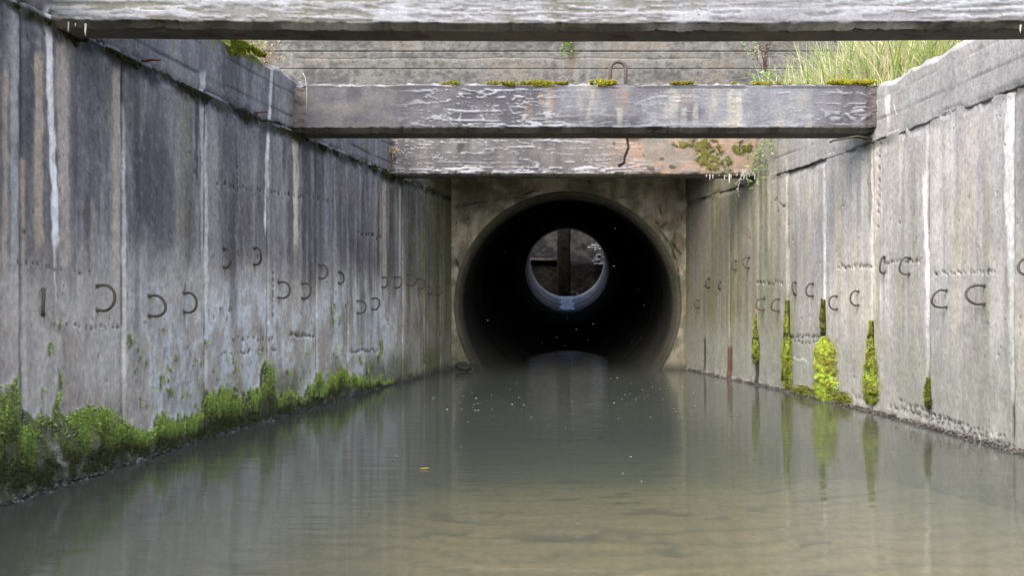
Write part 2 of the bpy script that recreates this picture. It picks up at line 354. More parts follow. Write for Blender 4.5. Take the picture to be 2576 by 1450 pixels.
def paint_left(u, z, px, py):
    st = fbm(u*16, z*.35, 21, 4); st2 = fbm(u*5, z*.25, 22, 3); bl = fbm(u*2.5, z*1.6, 23)
    fine = fbm(u*60, z*7, 29, 3)
    c = mix(np.tile((.30, .295, .30), u.shape+(1,)), (.17, .165, .18), ss(.36, .66, st*.6+st2*.5-.04+(fine-.5)*.3))
    c = mix(c, (.235, .215, .205), ss(.50, .75, st2*.5+bl*.5)*.7)
    c = mix(c, (.36, .355, .36), ss(.62, .82, st)*.5)
    # the upper, darker part
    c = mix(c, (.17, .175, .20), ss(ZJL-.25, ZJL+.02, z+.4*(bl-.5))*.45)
    # big dark patches
    for (x, y, rx, ry, s) in ((65, 200, 26, 260, .8), (220, 330, 50, 260, .5), (380, 520, 62, 230, .75), (410, 330, 40, 120, .35), (600, 430, 40, 230, .3), (640, 560, 40, 120, .25), (800, 560, 34, 160, .35)):
        q = ((px-x)/rx)**2+((py-y)/ry)**2+.9*(fbm(px*.06, py*.01, 24)-.5)
        c = mix(c, (.125, .125, .145), (1-ss(.4, 1.2, q))*s)
    # mineral stripes read off the photograph, fixed on the wall
    B = [([(30, 117), (160, 122), (290, 125), (470, 133), (600, 136), (690, 134)], 17, 20, 640, WHITE, .95), ([(600, 135), (780, 137)], 4, 560, 800, WHITE, .8), (147, 17, 835, 935, (.5, .48, .46), .9),
         (94, 22, 130, 640, TAN, .8), ([(130, 150), (470, 160), (680, 163)], 30, 110, 690, (.40, .36, .34), .8), (32, 20, 0, 900, BLUE, .75), (52, 12, 400, 700, TAN, .6), (8, 14, 180, 700, TAN, .6),
         ([(180, 292), (800, 294)], 20, 170, 820, (.42, .375, .33), .85), ([(280, 305), (470, 308), (930, 312)], 14, 260, 960, (.44, .455, .465), .9), (467, 36, 220, 720, (.27, .26, .225), .7),
         ([(180, 508), (300, 512), (470, 514), (760, 517)], 17, 180, 780, (.45, .458, .462), .85), (495, 9, 240, 480, (.08, .08, .10), .8), (556, 6, 470, 560, (.4, .4, .4), .0), (640, 5, 500, 700, TAN, .35),
         ([(170, 682), (200, 680), (320, 677), (470, 674), (616, 673)], 8, 170, 600, (.75, .76, .78), 1.), (745, 13, 345, 640, (.52, .49, .45), .95), (748, 18, 620, 830, (.31, .28, .25), .55), (718, 9, 350, 470, (.08, .08, .08), .6),
         (766, 10, 345, 800, (.10, .105, .10), .7), (787, 5, 380, 700, (.33, .34, .35), .6), (872, 6, 400, 900, (.36, .37, .37), .6), (820, 9, 400, 640, (.30, .33, .38), .6), (908, 7, 440, 760, (.34, .34, .35), .5),
         (968, 10, 460, 780, (.42, .38, .33), .8), (952, 8, 500, 800, (.10, .10, .10), .5), (1007, 6, 470, 720, (.45, .46, .46), .8), (985, 9, 470, 620, (.09, .10, .06), .7), (1062, 4, 480, 760, (.35, .35, .33), .6),
         (585, 22, 300, 560, (.25, .25, .29), .4), (545, 12, 350, 620, (.30, .29, .30), .4), (705, 16, 250, 560, (.31, .31, .33), .5), (230, 10, 500, 760, TAN, .4), (205, 8, 500, 700, (.3, .28, .26), .5), (430, 7, 240, 420, (.27, .28, .3), .5)]
    for k, (cx, w, y0, y1, cc, s) in enumerate(B):
        c = mix(c, cc, vband(px, py, cx, w, y0, y1, 50+k)*s*(.75+.5*fbm(u*50, z*4, 60+k)))
    # pale blue-grey mottling low down
    c = mix(c, (.50, .49, .47), ss(1.15, .75, z+.4*(bl-.5))*.7)
    low = ss(1.02, .62, z+.5*(bl-.5))*ss(300, 420, px)*(1-ss(990, 1040, px))
    c = mix(c, (.50, .53, .56), ss(.42, .56, fbm(u*26, z*15, 25, 3)*.6+fbm(u*7, z*3, 26)*.5)*low*.9)
    c = mix(c, (.34, .305, .285), ss(.5, .7, fbm(u*9, z*4, 27))*ss(1.0, .6, z)*.6)
    # algae towards the pipe
    ga = ss(980, 1090, px+30*(st2-.5))
    c = mix(c, (.13, .135, .085), ga*(.55+.5*(st-.5))); c = mix(c, (.15, .17, .06), ga*ss(.45, .7, st)*.7*ss(.2, .9, z))
    c = mix(c, (.15, .17, .10), ss(.42, .16, z)*ss(.35, .6, bl)*.7)
    # under the joint: dark dirt hanging
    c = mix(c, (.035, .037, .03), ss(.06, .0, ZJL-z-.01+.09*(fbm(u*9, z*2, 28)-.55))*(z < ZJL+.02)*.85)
    c = .27*(np.clip(c, .01, 1)/.27)**1.42*np.array((1.17, 1.12, 1.05))
    blk = ss(.56, .74, fbm(u*11, z*.8, 33, 3)*.7+fbm(u*2.2, z*.9, 34)*.4)
    c = mix(c, (.075, .075, .075), blk*.55*ss(.3, .8, z))
    gr = ss(.55, .7, fbm(u*40, z*26, 35, 3)); c = mix(c, (.09, .09, .085), gr*.18)
    c = mix(c, (.55, .55, .55), ss(.66, .76, fbm(u*45, z*30, 36, 2))*.15)
    for (x_, y_, h_, w_) in LOOPS_L:
        for q_ in (-.47, .47):  # dark recess and contact shade painted where the loop ends enter
            c = mix(c, (.04, .038, .034), (1-ss(.35, 1.1, ((px-x_)/(1.5+h_*.06))**2+((py-y_-q_*h_)/(1.5+h_*.09))**2))*.85)
        if w_ > 8: c = mix(c, (.20, .12, .075), vband(px, py, x_+1, 5, y_+h_*.42, y_+h_*.5+46, int(x_), 1.5)*.5)
    c = mix(c, (.05, .05, .035), ss(.12, .0, z)*.9)
    return c
def paint_right(u, z, px, py):
    st = fbm(u*16, z*.4, 121, 4); st2 = fbm(u*5, z*.3, 122, 3); bl = fbm(u*2.5, z*1.6, 123); fine = fbm(u*60, z*7, 129, 3)
    c = mix(np.tile((.47, .455, .435), u.shape+(1,)), (.36, .35, .335), ss(.40, .66, st*.6+st2*.5-.03+(fine-.5)*.3))
    c = mix(c, (.50, .45, .38), ss(.50, .72, fbm(u*7, z*.5, 126))*.55)
    c = mix(c, (.50, .50, .50), ss(.60, .78, st)*.6)
    c = mix(c, (.33, .32, .34), ss(.5, .7, bl)*.4)
    c = mix(c, (.29, .285, .285), ss(ZJR-.1, ZJR+.02, z)*.65)
    B = [([(230, 2541), (380, 2533), (560, 2538), (730, 2545), (1010, 2546)], 20, 225, 1030, (.66, .66, .65), .95), ([(460, 2327), (700, 2333), (960, 2336)], 7, 440, 960, (.62, .62, .61), .9), (2330, 12, 950, 1010, (.62, .6, .56), .7),
         ([(350, 2197), (1000, 2198)], 5, 470, 800, (.6, .6, .58), .9), (2206, 10, 380, 640, (.50, .44, .40), .6), (2188, 8, 330, 600, (.16, .17, .12), .6), ([(400, 2072), (600, 2074), (750, 2075)], 9, 400, 790, (.62, .62, .62), .9), (2110, 9, 490, 740, (.52, .45, .35), .6),
         (1980, 6, 400, 760, (.52, .53, .53), .7), (1940, 10, 400, 650, (.66, .63, .58), .6), (1926, 9, 440, 700, (.16, .15, .08), .85), (1934, 4, 560, 640, (.62, .6, .58), .8), (2215, 4, 700, 800, (.6, .6, .6), .6), (1905, 7, 430, 860, (.40, .39, .35), .7), (1915, 5, 440, 860, (.07, .07, .05), .9),
         (1837, 5, 480, 860, (.36, .36, .31), .7), (2405, 16, 520, 700, (.36, .36, .28), .5), (2160, 14, 440, 600, (.27, .26, .30), .5), (1960, 8, 480, 640, (.45, .38, .30), .6), (2030, 8, 450, 800, (.50, .45, .36), .5), (2235, 14, 235, 330, (.62, .60, .57), .7),
         (2300, 20, 300, 360, (.22, .22, .23), .5), (1870, 14, 480, 760, (.37, .31, .25), .5)]
    for k, (cx, w, y0, y1, cc, s) in enumerate(B):
        c = mix(c, cc, vband(px, py, cx, w, y0, y1, 150+k)*s*(.8+.4*fbm(u*50, z*4, 160+k)))
    # greener and darker towards the pipe
    g = ss(2090, 1840, px+60*(st2-.5))
    c = mix(c, (.18, .16, .125), g*.8); c = mix(c, (.15, .165, .07), g*ss(.44, .66, st)*.6)
    c = mix(c, (.30, .32, .20), ss(.70, .25, z)*ss(.42, .62, bl)*.5*(1-g))
    c = mix(c, (.36, .38, .40), ss(.50, .64, fbm(u*22, z*10, 125, 3))*ss(.8, .4, z)*.4*(1-g))
    c = mix(c, (.07, .065, .05), ss(.05, .0, ZJR-z-.006+.05*(fbm(u*9, z*2, 128)-.55))*(z < ZJR+.015)*.55*ss(.4, .6, fbm(u*3, u*0, 137)))
    c = mix(c, (.055, .05, .047), ss(.075, .0, z+.07*(fbm(u*22, z*9, 131)-.5)-.05*ss(2100, 1900, px))*.9)
    gr = ss(.56, .7, fbm(u*40, z*26, 135, 3)); c = mix(c, (.20, .195, .18), gr*.15)
    c = mix(c, (.24, .24, .235), ss(.56, .74, fbm(u*11, z*.7, 133, 3)*.7+fbm(u*2.2, z*.9, 134)*.4)*.4)
    c = mix(c, (.27, .28, .20), ss(.55, .7, fbm(u*13, z*.6, 136, 3))*.45*ss(1.9, .8, z))
    for (x_, y_, h_, w_) in LOOPS_R:
        for q_ in (-.47, .47):  # painted recess and contact shade at both loop ends
            c = mix(c, (.04, .038, .034), (1-ss(.35, 1.1, ((px-x_)/(1.5+h_*.06))**2+((py-y_-q_*h_)/(1.5+h_*.09))**2))*.85)
        if w_ > 8: c = mix(c, (.26, .19, .13), vband(px, py, x_-1, 4, y_+h_*.42, y_+h_*.5+34, int(x_), 1.5)*.4)
    c = mix(c, (.30, .305, .28), ss(.75, .25, z+.25*(bl-.5))*.65)
    c = np.clip(.40*(np.clip(c, .01, 1)/.40)**1.25, 0, .72)*np.array((.93, .955, .98))
    # thin algae film round the moss in the seams
    for (x_, y0_, y1_, w_) in ((1904, 800, 930, 20), (1985, 770, 985, 30), (2080, 850, 1020, 70), (2196, 820, 1020, 44), (2342, 950, 1030, 18), (2074, 755, 850, 12), (2050, 965, 1025, 120)):
        c = mix(c, (.25, .25, .12), vband(px, py, x_, w_, y0_, y1_, int(x_)+9, 6)*ss(.38, .6, fbm(u*34, z*14, 138, 3))*.8)
    # rust run
    c = mix(c, (.085, .045, .03), vband(px, py, 1838, 14, 870, 1010, 190, 1)*.95); c = mix(c, (.15, .055, .022), vband(px, py, 1840, 5, 910, 1000, 192, 1)*.9); c = mix(c, (.42, .22, .11), vband(px, py, 1902, 5, 775, 820, 191, 1)*.9)
    c = mix(c, (.05, .045, .04), vband(px, py, 1838, 8, 850, 880, 190, 1)*.7)
    # seam feet, black with slime
    for x, y0, y1 in ((2548, 1015, 1120), (1906, 912, 1000), (1906, 912, 1000), (2545, 1030, 1060), (1773, 850, 960)):
        c = mix(c, (.035, .035, .03), vband(px, py, x, 8, y0, y1, int(x), 2)*.9)
    # pale worm-like scratches
    for pts in (((1995, 900), (2010, 908), (2018, 902), (2030, 912)), ((2262, 1000), (2275, 1003), (2288, 1006)), ((2250, 262), (2256, 285))):
        c = mix(c, (.7, .68, .66), (1-ss(.6, 1.6, polydist(px, py, pts)))*.8)
    return c

def slab_grid(name, parent, P, u0, u1, z0, z1, du, dz, depth, disp, paint, mat, thick=.12, warp=None):
    """wall piece: displaced painted front face, square returns on all four sides, closed back"""
    nu = max(3, int((u1-u0)/du)+1); nz = max(3, int((z1-z0)/dz)+1)
    us = np.linspace(u0, u1, nu); zs = np.linspace(z0, z1, nz)
    us = np.concatenate([[u0], us, [u1]]); zs = np.concatenate([[z0], zs, [z1]])
    U, Z = np.meshgrid(us, zs, indexing='ij')
    x, y, nx, ny = P.at(U)
    px, py = survey(np.stack([x, np.maximum(y, .5), Z], -1))
    D = depth+disp(U, Z, px, py)
    D[0, :] = D[-1, :] = D[:, 0] = D[:, -1] = depth-thick
    col = paint(U, Z, px, py)
    ZZ = Z if warp is None else warp(U, Z)
    V = np.stack([x+nx*D, y+ny*D, ZZ], -1)
    n, m = U.shape
    ff = [gridfaces(n, m, 0, flip=(P.side > 0)), np.array([[0, m-1, n*m-1, (n-1)*m]])[:, ::(1 if P.side > 0 else -1)]]
    return mesh_obj(name, V.reshape(-1, 3), ff, mat, parent, col.reshape(-1, 3), np.stack([U.ravel(), Z.ravel()], 1))

def wall(side):
    P = PL if side < 0 else PR; ZJ = ZJL if side < 0 else ZJR
    pf = paint_left if side < 0 else paint_right
    hl = HOLES_L if side < 0 else HOLES_R
    root = thing('channel_wall', 'dark stained concrete wall on the left with a mossy foot' if side < 0 else 'pale grey concrete wall on the right with mossy seams', 'wall')
    root['group'] = 'side walls of the channel'
    seams = [308, 517, 677, 795, 872, 957, 1013, 1065, 1107] if side < 0 else [2548, 2335, 2196, 2075, 1983, 1908, 1837, 1773]
    us = sorted(P.hit(x) for x in seams)
    w0 = .68
    first = us[0]; pre = [first-w0*k for k in (4, 3, 2, 1)]
    edges = [.02]+pre+us+[P.U(Y_HEAD)+.03]
    panels = []
    r = random.Random(5+side)
    for k, (a, b) in enumerate(zip(edges[:-1], edges[1:])):
        y = float(np.interp((a+b)/2, P.u, P.yy))
        fine = .009 if 2.4 < y < 5.5 else (.011 if y < 8 else .013)
        if y < 2.2: fine = .06
        off = r.uniform(-.008, .008); sk = r.uniform(-.006, .006)
        def disp(U, Z, px, py, a=a, b=b, sk=sk, k=k):
            e = np.minimum(U-a, b-U)
            d = sk*((U-a)/(b-a)-.5)*2+.004*(fbm(U*12, Z*5, 70)-.5)+.0016*(fbm(U*60, Z*40, 71, 2)-.5)
            d = d-.010*ss(.022, .0, e+.012*(fbm(U*3, Z*14, 72)-.5))
            if y > 2.2: d = d-.012*holes(px, py, hl, 9)
            foot = ss(.10, -.02, Z+.05*(fbm(U*5, Z*0+1, 73)-.5))
            d = d+foot*(.004+.05*np.clip(fbm(U*16, Z*22, 74)-.35, 0, 1))
            d = d-.014*ss(.05, .0, ZJ-Z+.04*(fbm(U*10, Z*0, 75)-.5))*ss(.45, .6, fbm(U*7, Z*8, 76))
            if side < 0:
                m, _ = moss_left(px, py); d = d+m*(.001+.016*fbm(U*26, Z*9, 77))
            return d
        def paint(U, Z, px, py, y=y):
            c = pf(U, Z, px, py)
            if y > 2.2:
                c = mix(c, (.03, .03, .03), holes(px, py, hl, 9)*.8)
            c = mix(c, (.27, .24, .18) if side > 0 else (.115, .12, .085), ss(-.01, -.06, Z)*.95)
            e = np.minimum(U-a_, b_-U)
            c = mix(c, (.10, .105, .10), ss(.014, .002, e)*.6*ss(.40, .58, fbm(U*2, Z*5, 79)))
            if side < 0:
                m, br = moss_left(px, py)
                mc = mix(np.tile((.075, .075, .05), U.shape+(1,)), (.16, .20, .06), br*ss(.3, .6, fbm(U*30, Z*16, 92, 3)))
                mc = mix(mc, (.17, .165, .13), ss(.5, .66, fbm(U*24, Z*12, 93, 3))*.8)
                c = c*(1-m[..., None]*.95)+mc*m[..., None]*.95
            return c
        a_, b_ = a, b
        p = slab_grid('panel', root, P, a+.003, b-.003, -1.0, ZJ+.04, fine, fine*1.15, off, disp, paint, M_WALL)
        panels.append((a, b, p, off))
    # cast course on top
    zt = EYE+(1.60 if side < 0 else 1.53)
    lines = [EYE+1.293, EYE+1.461] if side < 0 else [EYE+1.272, EYE+1.416]
    ends = [.02, P.U(2.0), P.U(Y_HEAD)+.03]
    for a, b in zip(ends[:-1], ends[1:]):
        fine = .011 if b > P.U(3) else .06
        def disp(U, Z, px, py):
            d = .004*(fbm(U*8, Z*8, 80)-.5)+.003*(fbm(U*45, Z*45, 81, 2)-.5)
            for i, zl in enumerate(lines):
                q = Z-zl-.012*(fbm(U*4, U*0, 82+i)-.5)
                d = d-.0045*ss(.008, .001, np.abs(q))*ss(.3, .5, fbm(U*3, U*0+zl, 86))+(.002 if i == 0 else -.002)*ss(-.004, .004, q)
            edge = ss(.055, 0, Z-ZJ+.0+.05*(fbm(U*11, U*0, 84)-.45))*(1 if side < 0 else ss(.35, .6, fbm(U*2.6, U*0, 91)))
            d = d-edge*.014
            top = ss(.05, 0, zt-Z+.05*(fbm(U*6, U*0, 85)-.45)); d = d-top*.028
            return d
        def paint(U, Z, px, py):
            c = pf(U, Z, px, py)
            for i, zl in enumerate(lines):
                q = np.abs(Z-zl-.012*(fbm(U*4, U*0, 82+i)-.5))
                c = mix(c, (.035, .035, .03), ss(.012, .003, q)*(.75 if side < 0 else .35)*ss(.25, .5, fbm(U*3, U*0+zl, 86)))
            if side < 0:
                m = ss(.10, .0, zt-Z+.16*(fbm(U*9, Z*1.5, 87)-.5)-.02)*ss(505, 560, px)*(1-ss(640, 690, px))
                c = mix(c, (.13, .15, .03), m)
                for (x, y0, y1) in ((433, 95, 150), (518, 95, 125), (577, 95, 160), (922, 350, 390), (953, 350, 375)):
                    c = mix(c, (.20, .20, .05), vband(px, py, x, 6, y0, y1, x)*.8)
            c = mix(c, (.06, .06, .055), (1 if side < 0 else ss(.4, .6, fbm(U*3, U*0, 137)))*ss(.03, .0, Z-ZJ+.05*(fbm(U*11, U*0, 84)-.5))*(.7 if side < 0 else .45))
            return c
        slab_grid('top_course', root, P, a+.002, b-.002, ZJ+.004, zt, fine, fine, .004 if side < 0 else .003, disp, paint, M_WALL, .26,
                  warp=lambda U, Z: Z+(.075*np.clip(fbm(U*7, U*0, 88)-.38, 0, 1)+.03*np.clip(vn(U*31, U*0, 89)-.45, 0, 1))*ss(.14, 0, Z-ZJ)*(1 if side < 0 else .45)-.05*np.clip(fbm(U*9, U*0, 90)-.42, 0, 1)*ss(.08, 0, zt-Z))
    return root, panels
WL, PANL = wall(-1)
WRt, PANR = wall(1)

# ---- lifting loops (each a sub-part of its panel)
def loops(P, items, panels, seed):
    r = random.Random(seed)
    for (x, y, h, w_) in items:
        u = P.hit(x); X, Y, nx, ny = [float(q) for q in P.at(u)]
        zc = EYE-(y-HY)*Y/F; H = h*Y/F; W = w_*Y/(F*.88); W = max(W, .02)
        full = H*.62; lean = 0.
        if W < full: lean = math.sqrt(full*full-W*W)*r.choice((-.6, .6)) if w_ > 8 else full*.8
        sk1, sk2 = r.uniform(-.012, .012), r.uniform(-.014, .010); lean += r.uniform(-.012, .012)
        pan = next((p for p in panels if p[0] <= u <= p[1]), panels[-1]); d0 = pan[3]
        tx, ty = -ny, nx
        pts = []
        def pt(out, up, t): return (X+nx*(d0+out)+tx*t, Y+ny*(d0+out)+ty*t, zc+up)
        pts.append(pt(-.03, H*.46, 0)); pts.append(pt(0.004, H*.47, 0))
        for k in range(11):
            a = math.pi*(.5-k/10); pts.append(pt(W*.35+W*.65*math.cos(a), H*.5*math.sin(a)+sk2*math.cos(a)**2, sk1*math.sin(2*a)+lean*(.35+.65*math.cos(a))))
        pts.append(pt(0.004, -H*.47, 0)); pts.append(pt(-.03, -H*.46, 0))
        V, Fc = tube(pts, .0068+.0008*r.random(), 8)
        c = (.085, .075, .055) if P is PL else (.075, .068, .06)
        mesh_obj('lifting_loop', V, Fc, M_RUST, pan[2], np.tile(c, (len(V), 1)))
loops(PL, LOOPS_L, PANL, 3); loops(PR, LOOPS_R, PANR, 4)
# ---- reinforcement bars that stick out of the walls
def bar(P, x, y, pts, rad, root, c=(.10, .05, .04)):
    u = P.hit(x); X, Y, nx, ny = [float(q) for q in P.at(u)]; z = EYE-(y-HY)*Y/F; tx, ty = -ny, nx
    V, Fc = tube([(X+nx*o+tx*t, Y+ny*o+ty*t, z+v) for (o, t, v) in pts], rad, 6)
    mesh_obj('reinforcement_bar', V, Fc, M_RUST, root, np.tile(c, (len(V), 1)))
bar(PL, 360, 152, [(-.03, 0, 0), (.02, 0, 0), (.06, -.02, -.002), (.115, -.04, -.012)], .007, WL)
bar(PL, 640, 283, [(-.03, 0, 0), (.02, 0, 0), (.09, .0, .002)], .006, WL)
bar(PL, 641, 284, [(.012, 0, 0), (.014, 0.01, -.025), (.012, .01, -.05)], .006, WL)
bar(PR, 2195, 350, [(-.02, 0, 0), (.05, 0, .01), (.14, .05, .008), (.25, .05, -.012), (.33, .05, -.028), (.345, .05, -.04)], .008, WRt, (.06, .05, .045))

# ================================================================== HEADWALL AND PIPE
PC = (0.64, EYE-.055); RAD = 1.198
def build_head():
    na, nr = 420, 90; x0, x1, z0, z1 = -.78, 2.10, -1.05, 2.27
    A = np.linspace(0, 2*np.pi, na)
    ca, sa = np.cos(A), np.sin(A); R1 = RAD+.110
    tx = np.where(ca > 0, (x1-PC[0])/np.maximum(ca, 1e-6), (x0-PC[0])/np.minimum(ca, -1e-6))
    tz = np.where(sa > 0, (z1-PC[1])/np.maximum(sa, 1e-6), (z0-PC[1])/np.minimum(sa, -1e-6))
    RO = np.maximum(np.minimum(tx, tz), R1+.004)
    T = np.concatenate([[0.], np.linspace(0, 1, nr)])
    RR = R1+(RO[:, None]-R1)*T[None]
    X = PC[0]+RR*ca[:, None]; Z = PC[1]+RR*sa[:, None]
    P = np.stack([X, X*0+Y_HEAD, Z], -1); px, py = survey(P)
    CR = [((1140, 520), (1190, 512), (1230, 505), (1300, 495), (1345, 478), (1385, 490), (1440, 487), (1500, 494)), ((1660, 575), (1690, 555), (1720, 550)), ((1655, 560), (1668, 590), (1690, 620), (1705, 660), (1710, 700), (1716, 790)),
          ((1485, 452), (1486, 475)), ((1660, 515), (1664, 538)), ((1145, 560), (1190, 545)), ((1205, 515), (1212, 525)), ((1140, 640), (1160, 690), (1150, 760), (1158, 860), (1170, 925)), ((1715, 640), (1690, 610))]
    dc = np.full(X.shape, 1e9)
    for c in CR: dc = np.minimum(dc, polydist(px, py, c))
    dc = dc+5*(fbm(px*.12, py*.12, 204)-.5)
    crack = (1-ss(.6, 2.6, dc))*ss(.35, .55, fbm(px*.03, py*.03, 209))
    spall = (1-ss(.3, 1.1, ((px-1706)/16)**2+((py-640)/70)**2+1.2*(fbm(px*.05, py*.05, 205)-.5)))
    D = .012*(fbm(X*5, Z*5, 206)-.5)+.006*(fbm(X*30, Z*30, 207)-.5)-.03*crack-.035*spall
    for zl in (1.62, 1.98): D = D-.008*(1-ss(.004, .012, np.abs(Z-zl-.01*(fbm(X*3, X*0, 208)-.5))))
    st = fbm(X*12, Z*1.5, 201); bl = fbm(X*2.5, Z*2.5, 202)
    c = mix(np.tile((.46, .42, .34), X.shape+(1,)), (.17, .165, .12), ss(.40, .58, bl*.6+fbm(X*9, Z*9, 211)*.4))
    c = mix(c, (.33, .25, .19), ss(.56, .72, fbm(X*4, Z*4, 203))*.6)
    c = mix(c, (.14, .16, .08), ss(.5, .7, st)*.6); c = mix(c, (.09, .10, .06), ss(.6, .1, Z)*.6)
    c = mix(c, (.30, .23, .19), spall*.6); c = mix(c, (.05, .048, .04), crack*.7)
    c = mix(c, (.05, .05, .04), ss(.10, .0, Z)*.8); c = mix(c, (.085, .095, .075), ss(-.02, -.1, Z))
    D[:, 0] = -.35
    V = np.stack([X, Y_HEAD-D, Z], -1)
    tag(mesh_obj('headwall', V.reshape(-1, 3), gridfaces(na, nr+1, 0, flip=True), M_WALL, None, c.reshape(-1, 3), np.stack([X.ravel(), Z.ravel()], 1)), 'dark brown end wall of concrete around the round pipe mouth', 'wall')
build_head()
# pipe: rings one behind the other, rising towards the far end
PIPE = thing('concrete_pipe', 'long round concrete pipe seen through from its dark mouth', 'pipe', (0, 0, 0))
AX = [(9.6, -.055), (13.2, .40), (18, .64), (24.9, .905), (27.3, 1.285), (27.6, 1.33)]
def axis(y): return PC[0]+.0655*(y-9.6), EYE+float(np.interp(y, [a[0] for a in AX], [a[1] for a in AX]))
def ring(y0, y1, first=False):
    na = 96; prof = []       # (y, radius)
    if first: prof = [(y0+.30, RAD+.112), (y0+.001, RAD+.11), (y0-.003, RAD+.104), (y0-.002, RAD+.08), (y0+.006, RAD+.05), (y0+.022, RAD+.025), (y0+.07, RAD+.006), (y0+.16, RAD), (y1, RAD)]
    elif y0 < 23.5: prof = [(y0, RAD+.09), (y0, RAD+.001), (y0+.003, RAD), (y0+.2, RAD-.001), (y0+.45, RAD-.001), (y1-.003, RAD), (y1, RAD+.001), (y1, RAD+.09)]
    else: prof = [(y0, RAD+.09), (y0, RAD+.03), (y0+.02, RAD), (y0+.2, RAD-.001), (y0+.45, RAD-.001), (y1-.02, RAD), (y1, RAD+.03), (y1, RAD+.09)]
    A = np.linspace(0, 2*np.pi, na); V = []; C = []
    for (y, r) in prof:
        ax, az = axis(y); rr = r+.004*(fbm(A*6, A*0+y, 210)-.5)*(1 if r < RAD+.02 else 2)
        P = np.stack([ax+rr*np.cos(A), A*0+y, az+rr*np.sin(A)], -1); V.append(P)
        n = fbm(np.cos(A)*3+y, np.sin(A)*3, 211)
        if first: b0, b1 = ((.10, .095, .075), (.055, .06, .04)) if r > RAD+.055 else (((.055, .052, .044), (.045, .048, .035)) if r > RAD+.01 else ((.030, .029, .027), (.022, .022, .02)))  # mouth darkens inwards, the falling light put into its colour
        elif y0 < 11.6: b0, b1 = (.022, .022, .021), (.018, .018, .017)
        elif y0 < 23.5: b0, b1 = (.018, .018, .018), (.016, .016, .016)  # inner rings near black, the unlit pipe put into the colour
        else: b0, b1 = (.75, .65, .57), (.50, .42, .36)  # far rings pale, daylight at that end put into the colour
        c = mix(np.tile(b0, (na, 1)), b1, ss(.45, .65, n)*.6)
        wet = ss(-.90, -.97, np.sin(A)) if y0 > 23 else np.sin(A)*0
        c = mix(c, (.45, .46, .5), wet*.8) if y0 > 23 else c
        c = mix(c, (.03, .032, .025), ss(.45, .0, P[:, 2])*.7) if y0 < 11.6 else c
        C.append(c)
    V = np.array(V); C = np.array(C); m = na
    fs = gridfaces(len(prof), na)
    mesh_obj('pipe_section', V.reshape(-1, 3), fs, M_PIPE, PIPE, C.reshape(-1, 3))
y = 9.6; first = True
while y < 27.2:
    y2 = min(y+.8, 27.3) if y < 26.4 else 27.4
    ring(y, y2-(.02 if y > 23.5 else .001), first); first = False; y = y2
# trickle of water on the floor of the far rings
M_WET, nt, Pn = newmat('wet_film'); Pn.inputs['Base Color'].default_value = (.75, .77, .8, 1); Pn.inputs['Roughness'].default_value = .25  # glitter of the sky put into a near-white base colour
n_ = N(nt, 'ShaderNodeTexNoise'); n_.inputs['Scale'].default_value = 9; b_ = N(nt, 'ShaderNodeBump'); b_.inputs['Strength'].default_value = .9; b_.inputs['Distance'].default_value = .05
nt.links.new(n_.outputs[0], b_.inputs['Height']); nt.links.new(b_.outputs[0], Pn.inputs['Normal'])
yy = np.linspace(24.3, 27.35, 60); tt = np.linspace(-1, 1, 24); V = []
for yv in yy:
    ax, az = axis(yv)
    for t in tt:
        wd = .20+.04*math.sin(yv*7+3*(t > 0)); a = -math.pi/2+t*wd/RAD
        r = RAD-.010-.012*float(fbm(np.array([yv*6.]), np.array([t*4.]), 220)[0])+(.016 if abs(t) > .97 else 0)
        V.append((ax+r*math.cos(a), yv, az+r*math.sin(a)))
tag(mesh_obj('water_trickle', V, gridfaces(len(yy), len(tt)), M_WET), kind='structure')

# ---- far chamber beyond the pipe
def rough_plane(name, O, U, W, nu, nw, amp, freq, seed, mat, colf, parent=None, label=None, cat=None, thick=.5):
    O, U, W = map(np.array, (O, U, W)); Nn = np.cross(U, W); Nn = Nn/np.linalg.norm(Nn)
    a, b = np.meshgrid(np.linspace(0, 1, nu), np.linspace(0, 1, nw), indexing='ij')
    lu, lw = np.linalg.norm(U), np.linalg.norm(W)
    d = amp*(fbm(a*lu*freq, b*lw*freq, seed, 5)-.5)*2
    d[0, :] = d[-1, :] = d[:, 0] = d[:, -1] = -thick
    V = O+a[..., None]*U+b[..., None]*W+d[..., None]*Nn
    c = colf(a*lu, b*lw)
    n, m = a.shape
    ff = [gridfaces(n, m), np.array([[0, m-1, n*m-1, (n-1)*m]])]
    o = mesh_obj(name, V.reshape(-1, 3), ff, mat, parent, c.reshape(-1, 3), np.stack([(a*lu).ravel(), (b*lw).ravel()], 1))
    if label: tag(o, label, cat)
    return o
def rockcol(seed, base=(.0045, .0042, .0045), alt=(.018, .0162, .0145)):  # near-black tones, the chamber's low light put into the rock colour
    return lambda a, b: mix(np.tile(base, a.shape+(1,)), alt, ss(.4, .66, fbm(a*2.2, b*2.2, seed)))
rough_plane('rock_bank', (-4.2, 33.2, .8), (9.6, 0, 0), (0, 6.2, 4.1), 120, 110, .6, .7, 230, M_WETROCK, rockcol(231), label='rugged brown rock bank seen through the far end of the pipe', cat='rock')
rough_plane('side_bank', (-3.9, 27.4, .8), (0, 12.3, 0), (-.1, 0, 4.1), 90, 50, .25, .8, 232, M_WETROCK, rockcol(233), label='dark rough earth bank left of the far pipe opening', cat='bank')
rough_plane('side_bank', (5.1, 39.7, .8), (0, -12.3, 0), (.1, 0, 4.1), 90, 50, .25, .8, 234, M_WETROCK, rockcol(235), label='dark rough earth bank right of the far pipe opening', cat='bank')
